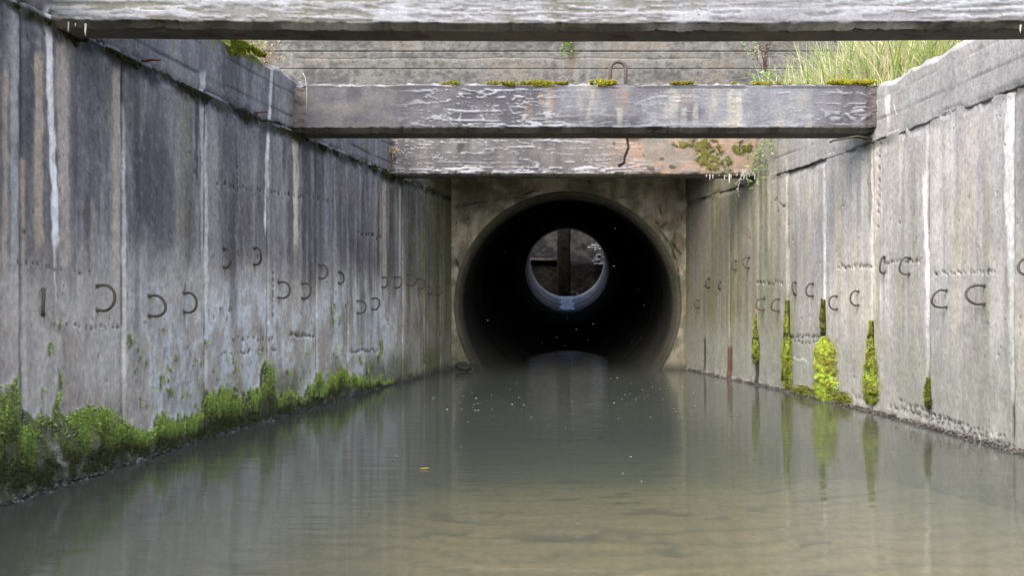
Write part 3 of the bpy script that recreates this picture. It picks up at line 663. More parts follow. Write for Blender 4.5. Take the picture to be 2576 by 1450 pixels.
# headwall above the pipe at the far side is unseen; a sill crosses the chamber
def box(x0, x1, y0, y1, z0, z1):
    V = [(x, y, z) for x in (x0, x1) for y in (y0, y1) for z in (z0, z1)]
    return V, [[0, 1, 3, 2], [4, 6, 7, 5], [0, 4, 5, 1], [2, 3, 7, 6], [0, 2, 6, 4], [1, 5, 7, 3]]
def rough_box(name, b, n, amp, freq, mat, colf, parent=None, smooth=True, seed=0):
    """subdivided, roughened block"""
    x0, x1, y0, y1, z0, z1 = b; import bmesh
    bm = bmesh.new(); bmesh.ops.create_cube(bm, size=1)
    L = sorted([(x1-x0), (y1-y0), (z1-z0)])
    for ax, (lo, hi, k) in enumerate(((x0, x1, n[0]), (y0, y1, n[1]), (z0, z1, n[2]))):
        es = [e for e in bm.edges if abs((e.verts[0].co-e.verts[1].co).normalized()[ax]) > .9]
        if k > 1: bmesh.ops.subdivide_edges(bm, edges=es, cuts=k-1, use_grid_fill=True)
    V = np.array([v.co[:] for v in bm.verts]); V = (V+.5)*np.array([x1-x0, y1-y0, z1-z0])+np.array([x0, y0, z0])
    c0 = np.array([(x0+x1)/2, (y0+y1)/2, (z0+z1)/2]); 
    d = np.stack([fbm(V[:, 1]*freq+V[:, 0]*freq, V[:, 2]*freq, seed+k)-.5 for k in range(3)], 1)*amp*2
    bm.verts.ensure_lookup_table(); F_ = [[v.index for v in f.verts] for f in bm.faces]; bm.free()
    V = V+d
    return mesh_obj(name, V, F_, mat, parent, colf(V), smooth=smooth)
def colv(base, alt, seed, f=3.): return lambda V: mix(np.tile(base, (len(V), 1)), alt, ss(.4, .65, fbm((V[:, 0]+V[:, 1])*f, V[:, 2]*f, seed)))
tag(rough_box('stone_sill', (-3.8, 5.0, 30.2, 31.0, .6, 2.19), (60, 3, 14), .03, 2, M_WETROCK, colv((.010, .009, .009), (.02, .018, .016), 240)), 'dark concrete sill crossing behind the far post', 'sill')  # near-black face below the pale ledge
tag(rough_box('sill_cap', (-3.8, 2.05, 30.05, 30.9, 2.2, 2.30), (60, 4, 2), .03, 3, M_ROCK, colv((.07, .06, .05), (.03, .026, .022), 241)), 'pale flat ledge on top of the dark sill behind the post', 'ledge')
tag(rough_box('concrete_post', (1.585, 2.03, 28.9, 29.3, .5, 4.6), (4, 4, 40), .02, 3, M_ROCK, colv((.011, .009, .008), (.018, .015, .012), 242)), 'dark upright post standing beyond the far end of the pipe', 'post')  # backlit darkness put into the post's colour
V, Fc = box(-4.0, 5.2, 27.3, 33.6, .3, .9)
tag(mesh_obj('pit_floor', V, Fc, M_WETROCK, None, np.tile((.03, .03, .03), (8, 1)), smooth=False), kind='structure')
FB = MB(); rr = random.Random(12)  # small pale blocks added as bluish water and sky glints
for k in range(50):
    px_, py_ = rr.choice([(1503, 652), (1495, 625), (1508, 615), (1505, 585), (1514, 662), (1450, 746)]); px_ += rr.gauss(0, 6); py_ += rr.gauss(0, 5)
    dd = 30.0-.15*rr.random() if py_ > 640 else 32.6
    x_, z_ = (px_-CX)/F*dd, EYE+(HY-py_)/F*dd; s = rr.uniform(.02, .07)
    V, Fc = box(x_-s*1.6, x_+s*1.6, dd-s, dd+s, z_-s*.5, z_+s*.5); FB.add(V, Fc, (.16, .17, .20))
o = FB.build('wet_glints', M_FOAM); tag(o, 'bluish water and sky glints on the wet rocks right of the far post, built as blocks', 'glint', kind='stuff')

# ================================================================== COVER SLAB, RETAINING WALL
tag(rough_box('cover_slab', (-1.35, 2.5, 8.65, 11.15, 2.27, 2.5), (40, 30, 2), .012, 4, M_ROCK, colv((.22, .2, .16), (.14, .13, .1), 250)), 'rough concrete slab covering the gap in front of the pipe wall', 'slab')
RET = thing('retaining_wall', 'long weathered grey retaining wall of horizontal concrete lifts behind the beams', 'wall', (0, 0, 0))
Y_RET = 11.0
zs_ = [2.2, 2.45, 2.68, 2.91, 3.14, 3.376, 3.61, 3.849, 4.084, 4.32, 4.56, 4.80]
def ret_courses():
    for k, (a, b) in enumerate(zip(zs_[:-1], zs_[1:])):
        vis = 3.5 < b < 4.7
        nx = 900 if vis else 60; nz = 26 if vis else 4
        xs = np.linspace(-10, 11, nx); xs = np.concatenate([[-10], xs, [11]]); zz = np.linspace(a+.002, b-.002, nz); zz = np.concatenate([[zz[0]], zz, [zz[-1]]])
        X, Z = np.meshgrid(xs, zz, indexing='ij')
        px, py = survey(np.stack([X, X*0+Y_RET, Z], -1))
        D = .006*(fbm(X*3, Z*8, 260+k)-.5)+.004*(fbm(X*20, Z*20, 270)-.5)+.008*math.sin(k*2.3)
        e = np.minimum(Z-a, b-Z)
        D = D-.010*ss(.011, .002, e+.006*(fbm(X*14, X*0, 271)-.5))
        cy = 146+6*(fbm(px*.012, px*0, 272)-.5)+3*(fbm(px*.06, px*0, 273)-.5)
        D = D-.008*ss(2.2, .6, np.abs(py-cy))*(px > 750)*(px < 1800)
        D[0, :] = D[-1, :] = D[:, 0] = D[:, -1] = -.2
        bl = fbm(X*1.6, Z*4, 274); st = fbm(X*9, Z*1.5, 275); sp = fbm(X*20, Z*26, 276, 4)
        c = mix(np.tile((.27, .255, .23), X.shape+(1,)), (.15, .147, .138), ss(.42, .66, bl*.5+sp*.5))
        c = mix(c, (.38, .36, .33), ss(.58, .74, st)*.5); c = mix(c, (.32, .26, .20), ss(.54, .7, fbm(X*2.2, Z*6, 277))*.55)
        c = mix(c, (.10, .10, .09), ss(.56, .74, sp)*.35)
        c = mix(c, (.40, .37, .32), ss(8, 1, np.abs(py-cy-4))*.4)
        c = mix(c, (.07, .065, .055), ss(.012, .001, e+.010*(fbm(X*8, X*0, 278)-.5))*.5*ss(.3, .55, fbm(X*1.7, X*0+k, 280)))
        c = mix(c, (.11, .11, .105), ss(.5, .66, fbm(X*34, Z*40, 281, 3)*.6+bl*.4)*.5)
        c = mix(c, (.34, .24, .17), vband(px, py, 1437, 26, 120, 200, 279)*.6)
        c = c*np.array((.51, .54, .58))
        V = np.stack([X, Y_RET-D, Z], -1); n, m = X.shape
        ff = [gridfaces(n, m), np.array([[0, m-1, n*m-1, (n-1)*m]])]
        mesh_obj('wall_lift', V.reshape(-1, 3), ff, M_WALL, RET, c.reshape(-1, 3), np.stack([X.ravel(), Z.ravel()], 1))
ret_courses()

# ================================================================== BEAMS
def beam(idx, label, yf, yb, zb, zt, chv, chd, x0, x1, paint, sag=0., step=.008):
    root = thing('concrete_beam', label, 'beam', ((x0+x1)/2, (yf+yb)/2, zb), group='concrete beams spanning the channel')
    # cross-section, front top -> front bottom -> underside -> back -> top ; (y, z, face id)
    prof = []
    def seg(a, b, n, f):
        for k in range(n): t = k/n; prof.append((a[0]+(b[0]-a[0])*t, a[1]+(b[1]-a[1])*t, f))
    seg((yf+.03, zt), (yf, zt-.03), 4, 5); seg((yf, zt-.03), (yf, zb+chv), 44, 0); seg((yf, zb+chv), (yf+chd, zb), 8, 1); seg((yf+chd, zb), (yb, zb), 20, 2)
    seg((yb, zb), (yb, zt), 12, 3); seg((yb, zt), (yf+.03, zt), 26, 4); prof.append(prof[0])
    pr = np.array(prof); n = int((x1-x0)/step)
    xs = np.linspace(x0, x1, n); X, K = np.meshgrid(xs, np.arange(len(pr)), indexing='ij')
    Yp = pr[K, 0]; Zp = pr[K, 1]; Fi = pr[K, 2]
    nxt = pr[np.minimum(K+1, len(pr)-1)]; prv = pr[np.maximum(K-1, 0)]
    ty, tz = nxt[..., 0]-prv[..., 0], nxt[..., 1]-prv[..., 1]; l = np.hypot(ty, tz)+1e-9; ny, nz = tz/l, -ty/l
    px, py = survey(np.stack([X, Yp, Zp], -1))
    t = (Zp-zb)/(zt-zb)
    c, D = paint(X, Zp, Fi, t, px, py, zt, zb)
    # crumbled top arris
    cr = fbm(X*5, X*0, 300+idx); cr2 = fbm(X*22, Yp*18, 305+idx)
    top = (Fi == 5)*1.+(Fi == 4)*.8+(Fi == 0)*ss(.90, 1, t)
    D = D-top*(.018*cr+.022*cr2-.006)
    arr = ((Fi == 1) | ((Fi == 0) & (t < .07)) | ((Fi == 2) & (Yp < yf+chd+.02)))*1.
    D = D-arr*(.05*np.clip(fbm(X*8, X*0, 311+idx, 3)-.56, 0, 1)+.02*np.clip(fbm(X*40, X*0, 312+idx, 2)-.5, 0, 1))
    D = D+.008*(fbm(X*1.3, X*0, 313+idx)-.5)*(Fi <= 2)
    D = D+.003*(fbm(X*10, Zp*10+Yp*7, 310)-.5)
    D[:, -1] = D[:, 0]
    V = np.stack([X, Yp+ny*D, Zp+nz*D-sag*(1-((X-(x0+x1)/2)/((x1-x0)/2))**2)], -1)
    m = len(pr)
    ff = [gridfaces(n, m)]
    L = np.array([(x0+x1)/2, (yf+yb)/2, zb])
    # end caps
    VV = V.reshape(-1, 3)-L
    sp = np.concatenate([[0], np.cumsum(np.hypot(np.diff(pr[:, 0]), np.diff(pr[:, 1])))])
    loops_ = [list(r) for r in ff[0]]+[[j for j in range(m-1)], [(n-1)*m+j for j in range(m-1)][::-1]]
    mesh_obj('beam_body', VV, loops_, M_BEAM, root, c.reshape(-1, 3), np.stack([X.ravel(), sp[K].ravel()], 1))
    return root
def efflo(X, Z, seed, fx=1.4, fz=9., th=.86, wob=.5):
    """thin horizontal wavy lime crusts, 0..1"""
    zz = Z*fz+wob*fbm(X*1.3, Z*2, seed+1)*2+.35*fbm(X*7, Z*9, seed+2)
    a = fbm(X*fx, zz, seed, 3); r = 1-np.abs(2*a-1)*2.2
    b = fbm(X*fx*1.7+9, zz*1.6+4, seed+3, 3); r2 = 1-np.abs(2*b-1)*2.4
    brk = fbm(X*5, Z*20, seed+5)
    return np.clip(ss(th, th+.07, r+.10*(brk-.5))+.8*ss(th+.03, th+.09, r2+.12*(brk-.5)), 0, 1)
def lines(X, Z, seed, n, z0, z1, thick=.004, brk=.45):
    """n separate wavy crust lines with lumps and breaks"""
    m = np.zeros(X.shape); r = np.random.default_rng(seed)
    for k in range(n):
        zc = z0+(z1-z0)*(k+r.uniform(.2, .8))/n
        zl = zc+.022*(fbm(X*1.1+k*7, X*0, seed+k)-.5)*2+.012*(fbm(X*7+k*3, X*0, seed+k+50)-.5)*2+.004*(fbm(X*30, X*0, seed+k+90)-.5)*2
        th = thick*(.25+2.2*np.clip(fbm(X*6+k*11, X*0, seed+k+150)-.30, 0, 1)**1.2*1.9)
        on = ss(brk, brk+.08, fbm(X*2.6+k*5, X*0, seed+k+200)*.6+vn(X*13, X*0+k, seed+k+220)*.4)
        m = np.maximum(m, (1-ss(.5, 1.1, np.abs(Z-zl)/np.maximum(th, .0008)))*on)
    return m
MOSSC = (.14, .15, .025)
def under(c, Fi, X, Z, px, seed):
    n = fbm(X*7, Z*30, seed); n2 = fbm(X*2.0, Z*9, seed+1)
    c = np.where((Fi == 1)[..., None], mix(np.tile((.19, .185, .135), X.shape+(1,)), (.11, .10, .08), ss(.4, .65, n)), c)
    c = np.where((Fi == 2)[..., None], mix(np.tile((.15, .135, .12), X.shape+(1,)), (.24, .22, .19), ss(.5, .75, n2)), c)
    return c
def paint1(X, Z, Fi, t, px, py, zt, zb):
    Yp_ = py*.05
    st = fbm(X*10, Z*2.5, 401); bl = fbm(X*1.6, Z*3, 402); md = fbm(X*5, Z*12, 403)
    c = mix(np.tile((.40, .40, .41), X.shape+(1,)), (.25, .25, .24), ss(.38, .68, st*.5+md*.5))
    c = mix(c, (.24, .23, .17), ss(.50, .70, bl*.7+st*.3)*.8)
    c = mix(c, (.27, .26, .17), ss(900, 500, px)*.45*ss(.35, .6, md)); c = mix(c, (.30, .305, .32), ss(1300, 2400, px)*.45)
    e = np.maximum(lines(X, Z, 410, 10, zb+.02, zb+.20, .0038, .38), efflo(X, Z, 411, 1.2, 13, .80)*.8)*(Fi == 0)*(.25+.75*ss(.36, .58, fbm(X*1.3, Z*5, 412)))
    # shade under the crust lines, painted as a darker copy set just below
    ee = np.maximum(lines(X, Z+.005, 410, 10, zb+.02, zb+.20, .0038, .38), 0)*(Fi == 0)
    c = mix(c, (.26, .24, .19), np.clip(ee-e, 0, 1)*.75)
    c = mix(c, (.58, .59, .62), e*.85)
    c = mix(c, (.09, .09, .06), vband(px, py, 130, 60, -50, 25, 404)*.0)
    c = under(c, Fi, X, Z, px, 405)
    c = np.where((Fi == 1)[..., None], mix(c, (.45, .43, .38), ss(.55, .7, fbm(X*3, X*0, 406))), c)
    for x in (515, 600, 705, 795, 1060, 1560, 2290):
        c = mix(c, (.13, .055, .04), .8*(Fi == 2)*(1-ss(.2, 1.1, ((px-x-(py-80)*2)/26)**2+((py-82)/6)**2+1.2*(fbm(X*20, Yp_*40, 407)-.5))))
    c = mix(c, (.40, .30, .21), (Fi <= 2)*ss(215, 150, px)*ss(30, 60, py)*.7)
    D = e*.005+.004*(md-.5)
    return c*np.array((.53, .55, .59)), D
def paint2(X, Z, Fi, t, px, py, zt, zb):
    st = fbm(X*9, Z*2, 421); bl = fbm(X*1.5, Z*3, 422); md = fbm(X*6, Z*14, 423); fi = fbm(X*25, Z*25, 424)
    c = mix(np.tile((.12, .117, .128), X.shape+(1,)), (.18, .176, .176), ss(.42, .66, st*.6+md*.4))
    c = mix(c, (.26, .235, .21), ss(1050, 800, px)*ss(.4, .6, bl)*.7)
    wash = (1-ss(.3, 1.15, ((px-1880)/260)**2*.9+((py-255)/75)**2*.35+1.1*(fbm(X*3, Z*3, 425)-.5)))
    wash = np.maximum(wash, (1-ss(.3, 1.1, ((px-1530)/170)**2+((py-250)/60)**2+1.1*(fbm(X*4, Z*3, 426)-.5)))*.8)
    c = mix(c, (.38, .385, .40), wash*(.55+.7*(st-.35)))
    c = mix(c, (.45, .42, .33), wash*ss(.52, .68, st)*.8)
    c = mix(c, (.12, .12, .14), (1-ss(.2, 1.1, ((px-1740)/40)**2+((py-280)/30)**2))*.7)
    for (x, y0, y1, w_, s) in ((1362, 230, 275, 14, .7), (1388, 215, 300, 8, .5), (1555, 215, 262, 30, .45), (1566, 245, 300, 8, .6), (1715, 228, 290, 8, .6), (1735, 228, 290, 18, .3), (1500, 220, 260, 10, .4), (1330, 250, 320, 26, .3), (1575, 225, 280, 8, .8)):
        c = mix(c, (.36, .235, .15), vband(px, py, x, w_, y0, y1, x+3, 3)*s*(Fi == 0))
    for (x, y0, y1) in ((1560, 270, 330), (1380, 280, 320), (1750, 260, 330), (1720, 270, 330), (1860, 230, 330)):
        c = mix(c, (.50, .49, .42), vband(px, py, x, 14, y0, y1, x+4, 3)*.6*(Fi == 0))
    H = zt-zb
    dens = ss(960, 1120, px)
    e = np.maximum(lines(X, Z, 430, 8, zb+.04, zb+H*.82, .0042, .50), efflo(X, Z, 431, 2.4, 16, .90)*.9)*dens*(1-wash*.35)
    e = np.maximum(e, lines(X, Z, 470, 2, zb+.036, zb+.070, .010, .50)*ss(1120, 1250, px)*ss(.4, .55, bl+.1))
    e = np.maximum(e, ss(.68, .72, fbm(X*11, Z*24, 433))*ss(.62, .2, t)*dens*.9)
    e = e*(Fi == 0)*(t < .86)*(.45+.55*ss(.38, .56, fbm(X*1.6, Z*6, 432)))
    c = mix(c, (.56, .57, .61), e*.8)
    # top edge: pale crumbled stone with moss
    tp = ((Fi == 4) | (Fi == 5) | ((Fi == 0) & (t > .915+.10*(fbm(X*9, X*0, 434)-.5))))
    tc = mix(np.tile((.42, .41, .40), X.shape+(1,)), (.24, .23, .22), ss(.42, .62, fi))
    c = np.where(tp[..., None], tc, c)
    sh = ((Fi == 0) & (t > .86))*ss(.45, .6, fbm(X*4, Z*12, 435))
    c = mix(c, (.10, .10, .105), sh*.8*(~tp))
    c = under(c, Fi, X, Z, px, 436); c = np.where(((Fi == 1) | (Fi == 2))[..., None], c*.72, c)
    c = mix(c, (.15, .15, .06), (Fi == 3)*1.)
    br = (1-ss(.2, 1.1, ((px-745)/28)**2+.6*(fbm(X*20, Z*20, 437)-.5)))+(1-ss(.2, 1.1, ((px-2200)/22)**2+.6*(fbm(X*20, Z*20, 438)-.5)))
    c = mix(c, (.17, .14, .12), np.clip(br, 0, 1)*.7*(Fi == 0))
    D = e*.007+.004*(md-.5)-np.clip(br, 0, 1)*.03*fbm(X*18, Z*18, 439)
    return c*np.array((.55, .57, .61)), D
def paint3(X, Z, Fi, t, px, py, zt, zb):
    st = fbm(X*9, Z*2, 441); bl = fbm(X*1.8, Z*3, 442); md = fbm(X*6, Z*9, 443); fi = fbm(X*22, Z*22, 444)
    c = mix(np.tile((.18, .17, .165), X.shape+(1,)), (.11, .106, .106), ss(.42, .62, st*.5+bl*.5))
    rt = ss(1480, 1620, px+60*(bl-.5))
    c = mix(c, (.36, .255, .185), rt*(.92-.5*ss(.5, .64, md))); c = mix(c, (.24, .22, .19), rt*ss(.55, .66, fbm(X*7, Z*7, 445))*.8)
    c = mix(c, (.25, .225, .20), ss(1400, 1500, px)*(1-rt)*.5)
    H = zt-zb
    e = np.maximum(lines(X, Z, 450, 8, zb+.02, zb+.36, .0042, .44), efflo(X, Z, 451, 1.8, 15, .90)*.8)*(1-ss(1560, 1680, px)*.75)
    e = np.maximum(e, lines(X, Z, 480, 3, zb+.015, zb+.09, .010, .44)*ss(1040, 1120, px)*(1-ss(1560, 1640, px)))
    e = np.maximum(e, ss(1790, 1850, px)*ss(.045, .015, Z-zb))
    e = e*(Fi == 0)*(.2+.8*ss(.36, .54, fbm(X*1.7, Z*6, 462)))
    c = mix(c, (.54, .54, .57), e*.8)
    mo = (1-ss(.3, 1.0, ((px-1795+(py-400)*-.55)/44)**2+((py-395)/55)**2*.7+1.6*(fbm(X*9, Z*9, 452)-.45)))
    mo = np.maximum(mo, (1-ss(.3, 1., ((px-1720)/40)**2+((py-362)/12)**2+1.2*(fbm(X*9, Z*9, 453)-.45))))
    mo = np.maximum(mo, (1-ss(.3, 1., ((px-1870)/30)**2+((py-372)/22)**2+1.2*(fbm(X*9, Z*9, 454)-.45))))*ss(.34, .50, fbm(X*20, Z*22, 461, 3))
    c = mix(c, MOSSC, mo*(Fi == 0)*.9)
    # black lichen splotches and crack
    for (x, y, rx, ry) in ((1620, 385, 8, 10), (1640, 425, 18, 10), (1568, 412, 14, 9), (1545, 362, 5, 6), (1612, 375, 6, 6), (1690, 420, 10, 6), (1590, 350, 16, 8), (1665, 400, 8, 5), (1160, 370, 14, 12), (985, 380, 8, 22)):
        c = mix(c, (.055, .055, .04), (1-ss(.3, 1.0, ((px-x)/rx)**2+((py-y)/ry)**2+2.6*(fbm(X*22, Z*22, 455, 3)-.42)))*.8*(Fi == 0))
    dcr = polydist(px, py, ((1578, 350), (1582, 372), (1574, 392), (1570, 412), (1558, 418)))+3*(fbm(px*.2, py*.2, 456)-.5)
    crk = 1-ss(1.5, 4, dcr); c = mix(c, (.03, .03, .025), crk*(Fi == 0))
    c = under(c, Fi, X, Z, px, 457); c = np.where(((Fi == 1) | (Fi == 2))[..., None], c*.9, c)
    c = np.where(((Fi == 1))[..., None], mix(c, (.5, .47, .4), ss(1780, 1860, px)), c)
    D = e*.008+.006*(md-.5)-crk*.02*(Fi == 0)+mo*.012*(Fi == 0)
    br = 1-ss(.2, 1.1, ((px-1925)/26)**2+.5*(fbm(X*20, Z*20, 458)-.5)); br = np.maximum(br, 1-ss(.2, 1.1, ((px-980)/16)**2+.5*(fbm(X*20, Z*20, 459)-.5)))
    c = mix(c, (.13, .11, .08), br*.8*(Fi == 0)); D = D-br*.04*fbm(X*16, Z*16, 460)
    return c*np.array((.70, .71, .74)), D
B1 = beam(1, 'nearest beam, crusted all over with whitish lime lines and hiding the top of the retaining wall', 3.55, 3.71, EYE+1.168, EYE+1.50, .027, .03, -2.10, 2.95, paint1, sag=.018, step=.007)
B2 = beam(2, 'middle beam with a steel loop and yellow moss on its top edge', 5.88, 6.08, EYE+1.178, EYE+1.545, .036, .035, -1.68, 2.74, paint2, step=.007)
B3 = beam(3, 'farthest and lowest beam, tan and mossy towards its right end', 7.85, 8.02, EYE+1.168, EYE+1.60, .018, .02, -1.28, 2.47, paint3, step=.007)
# lifting loop on the middle beam
def part_at(name, V, Fc, mat, root, col, smooth=True):
    L = np.array(root.location); V = np.array(V)-L
    return mesh_obj(name, V, Fc, mat, root, np.tile(col, (len(V), 1)), smooth=smooth)
lx = (1555-CX)/F*5.98; lz = EYE+1.545
pts = [(lx-.056, 5.98, lz-.06), (lx-.056, 5.98, lz+.09)]+[(lx-.056*math.cos(a), 5.98, lz+.107+.058*math.sin(a)) for a in np.linspace(0, math.pi, 11)]+[(lx+.055, 5.98, lz+.09), (lx+.052, 5.98, lz-.06)]
V, Fc = tube(pts, .0135, 10); part_at('lifting_loop', V, Fc, M_RUST, B2, (.085, .07, .065))
# stalactites
def stalactite(root, px_, y_, z_, L, r, c=(.62, .60, .55)):
    x_ = (px_-CX)/F*y_; V, Fc = tube([(x_, y_, z_+.01), (x_+.001, y_, z_-L*.3), (x_-.001, y_, z_-L*.7), (x_, y_, z_-L)], [r, r*.75, r*.5, r*.15], 6)
    part_at('stalactite', V, Fc, M_CALC, root, c)
for px_, L, r in ((215, .062, .006), (172, .045, .004), (190, .022, .004), (2567, .05, .005)): stalactite(B1, px_, 3.565, EYE+1.19, L, r)
rr = random.Random(6)
for k in range(12): stalactite(B3, 1775+k*11+rr.uniform(-4, 4), 7.86, EYE+1.185, rr.choice((.03, .045, .06, .02)), .006)
stalactite(B3, 1835, 7.855, EYE+1.19, .10, .010)

# ================================================================== MOSS (tufts)
def tufts(pts, nrm, size, colr, droop=.5, seed=0, k=3):
    """many 1-quad leaves round each point -> arrays"""
    r = np.random.default_rng(seed); n = len(pts)
    P = np.repeat(pts, k, 0); Nn = np.repeat(nrm, k, 0); C = np.repeat(colr, k, 0)*(r.uniform(.7, 1.4, (n*k, 1)))
    S = np.repeat(size, k)*r.uniform(.6, 1.4, n*k)
    d = Nn+r.normal(0, .6, (n*k, 3)); d[:, 2] -= droop; d /= np.linalg.norm(d, axis=1)[:, None]
    s = np.cross(d, r.normal(0, 1, (n*k, 3))); s /= np.linalg.norm(s, axis=1)[:, None]+1e-9
    w_ = S[:, None]*.28
    b0 = P-s*w_; b1 = P+s*w_; t = P+d*S[:, None]
    V = np.stack([b0, b1, t], 1).reshape(-1, 3); f = np.arange(len(V)).reshape(-1, 3)
    return V, f, np.repeat(C, 3, 0)
def moss_colors(n, br, r):
    a = np.array((.10, .105, .055)); b = np.array((.46, .64, .15)); c = np.array((.42, .42, .20))
    t = np.clip(br[:, None]*.95+r.normal(0, .12, (n, 1)), 0, 1)
    m = a*(1-t)+b*t; q = r.uniform(0, 1, (n, 1)) < .3
    return np.where(q, m*.55+c*.45*t+m*0, m)
r_ = np.random.default_rng(31)
n = 300000
u = r_.uniform(PL.hit(-90), PL.hit(1035), n); z = r_.beta(.95, 2.3, n)*.95+.0
x, y, nx, ny = PL.at(u); px, py = survey(np.stack([x, y, z], -1)); m, br = moss_left(px, py)
k = r_.uniform(0, 1, n) < m*.9*(.12+.88*ss(.40, .54, fbm(u*10, z*9, 501, 3)+.12*br))
u, z, x, y, nx, ny, br = [q[k] for q in (u, z, x, y, nx, ny, br)]
lump = .009+.017*fbm(u*26, z*9, 77)
br = np.clip(br*1.9-.50+.9*(fbm(u*14, z*7, 500, 3)-.45), 0, 1)
pts = np.stack([x+nx*lump, y+ny*lump, z], -1); nn = np.stack([nx, ny, nx*0], -1)
V, f, C = tufts(pts, nn, r_.uniform(.005, .011, len(pts)), moss_colors(len(pts), br, r_), .05, 32, 2)
tag(mesh_obj('moss', V, f, M_MOSS, None, C, smooth=False), 'green moss growing in a ragged band along the foot of the left wall', 'moss', kind='stuff')
# right wall moss columns, each a clump of its own
COLS = [(1904, 852, 9, 62, 'slim green moss strip in the seam next to the rusty streak', .55), (1983, 868, 13, 112, 'long thin yellow moss strip in the seam left of the widest moss clump', .62),
        (2080, 932, 27, 84, 'widest and brightest moss clump, bulging from a seam of the right wall', 1.0), (2195, 912, 18, 104, 'tall tapering moss strip right of the widest moss clump', .66), (2341, 990, 6, 38, 'small dark moss tuft on the right wall beside the white seam', .3),
        (2074, 800, 4, 46, 'thin dark moss strand in the seam above the widest clump', .35)]
def wall_clump(P, cx, cy, rx, ry, label, brt, n, seed, bulge=.03, foot=None):
    r = np.random.default_rng(seed)
    X, Y, nx, ny = [float(q) for q in P.at(P.hit(cx))]; s = Y/F
    # outline in wall units
    t = r.uniform(-1, 1, n); zc = EYE-(cy+t*ry-HY)*s
    sh = (ss(-1.3, .5, t)**1.5 if rx < 24 else ss(-1.25, -.5, t))*(1-.25*ss(.75, 1, t))
    v = r.uniform(-1, 1, n); wd = rx*sh*(.62+.75*fbm(t*9+40*(v > 0), t*0+seed, seed, 3)+.25*r.uniform(0, 1, n)**4); pxs = cx+v*wd+5*(fbm(t*5, t*0, seed+8)-.5)
    kp = r.uniform(0, 1, n) > .75*ss(.6, 1, np.abs(v)); t, v, pxs, wd, zc = t[kp], v[kp], pxs[kp], wd[kp], zc[kp]; n = len(t)
    us = np.array([P.hit(q) for q in pxs]) if n < 500 else np.interp(pxs, *_inv(P))
    x, y, nxx, nyy = P.at(us)
    h = .006+bulge*(1-v*v)*(.35+1.1*fbm(t*7+v*2, v*3, seed+1))*(1-t*t*.6)
    pts = np.stack([x+nxx*h, y+nyy*h, zc], -1); br = np.clip(brt*(.45+1.1*fbm(t*7, v*3, seed+2))-.35*ss(.35, 1, t)-.45*ss(.62, .7, fbm(t*9, v*2, seed+9)), 0, 1)
    a = np.array((.06, .065, .025)); b = np.array((.56, .70, .12)); b2 = np.array((.42, .44, .09))
    m_ = a*(1-br[:, None])+b*br[:, None]; q = fbm(t*5, v*2+3, seed+4)[:, None]; m_ = np.where(q > .55, a*(1-br[:, None])+b2*br[:, None], m_)
    V, f, C = tufts(pts, np.stack([nxx, nyy, nxx*0], -1), r.uniform(.006, .013, n), m_, .1, seed+5, 2)
    # a solid body beneath the leaves
    nt_, nv_ = 30, 9; tt, vv = np.meshgrid(np.linspace(-1, 1, nt_), np.linspace(-1, 1, nv_), indexing='ij')
    wd = rx*(ss(-1.3, .5, tt)**1.5 if rx < 24 else ss(-1.25, -.5, tt))*.55; ub = np.interp(cx+vv*wd, *_inv(P)); x, y, a1, a2 = P.at(ub)
    h = bulge*(1-vv*vv)*(.5+.6*fbm(tt*7+vv*2, vv*3, seed+1))*(1-tt*tt*.6)-.004-.02*(np.abs(vv) > .99)
    Vb = np.stack([x+a1*h, y+a2*h, EYE-(cy+tt*ry-HY)*s], -1).reshape(-1, 3); fb = gridfaces(nt_, nv_)
    fb3 = np.concatenate([fb[:, [0, 1, 2]], fb[:, [0, 2, 3]]])
    V2 = np.concatenate([V, Vb]); f2 = np.concatenate([f, fb3+len(V)]); C2 = np.concatenate([C, np.tile((.07, .08, .02), (len(Vb), 1))])
    return tag(mesh_obj('moss_clump', V2, f2, M_MOSS, None, C2, smooth=False), label, 'moss', 'moss clumps in the seams of the right wall')
_ic = {}
def _inv(P):
    if P not in _ic:
        r = CX+F*P.xx/np.maximum(P.yy, .3); ok = P.yy > 1; r, u = r[ok], P.u[ok]; k = np.argsort(r); _ic[P] = (r[k], u[k])
    return _ic[P]
for k, (cx, cy, rx, ry, lb, brt) in enumerate(COLS):
    wall_clump(PR, cx, cy, rx, ry, lb, brt, int(110*rx*ry/25)+900, 600+10*k, .045 if rx > 20 else .028)
# dark mossy dirt hanging in the joint of the left wall
n = 26000; r = np.random.default_rng(35); u = r.uniform(PL.hit(20), PL.hit(1000), n); den = fbm(u*5, u*0, 36)*.6+.4*fbm(u*17, u*0, 37)
k = den > .50; u, den = u[k], den[k]; n = len(u); x, y, nx, ny = PL.at(u); L = .01++.22*(den-.50)*(.5+fbm(u*30, u*0, 38)); z = ZJL+.03-r.uniform(0, 1, n)*L-.01
C = np.array((.05, .05, .03))*(1-den[:, None]*.5)+np.array((.10, .12, .03))*r.uniform(0, 1, (n, 1))**3
V, f, C = tufts(np.stack([x+nx*.008, y+ny*.008, z], -1), np.stack([nx, ny, nx*0], -1), r.uniform(.005, .011, n), C, 1., 39, 2)
tag(mesh_obj('joint_moss', V, f, M_MOSS, None, C, smooth=False), 'dark moss and dirt hanging in the ragged joint high on the left wall', 'moss', kind='stuff')
# moss foot beside the widest clump
wall_clump(PR, 2024, 986, 32, 15, 'low dull moss along the waterline left of the widest clump', .35, 1500, 660, .02)
wall_clump(PR, 2122, 1004, 25, 17, 'low dull moss along the waterline right of the widest clump', .35, 1500, 670, .02)
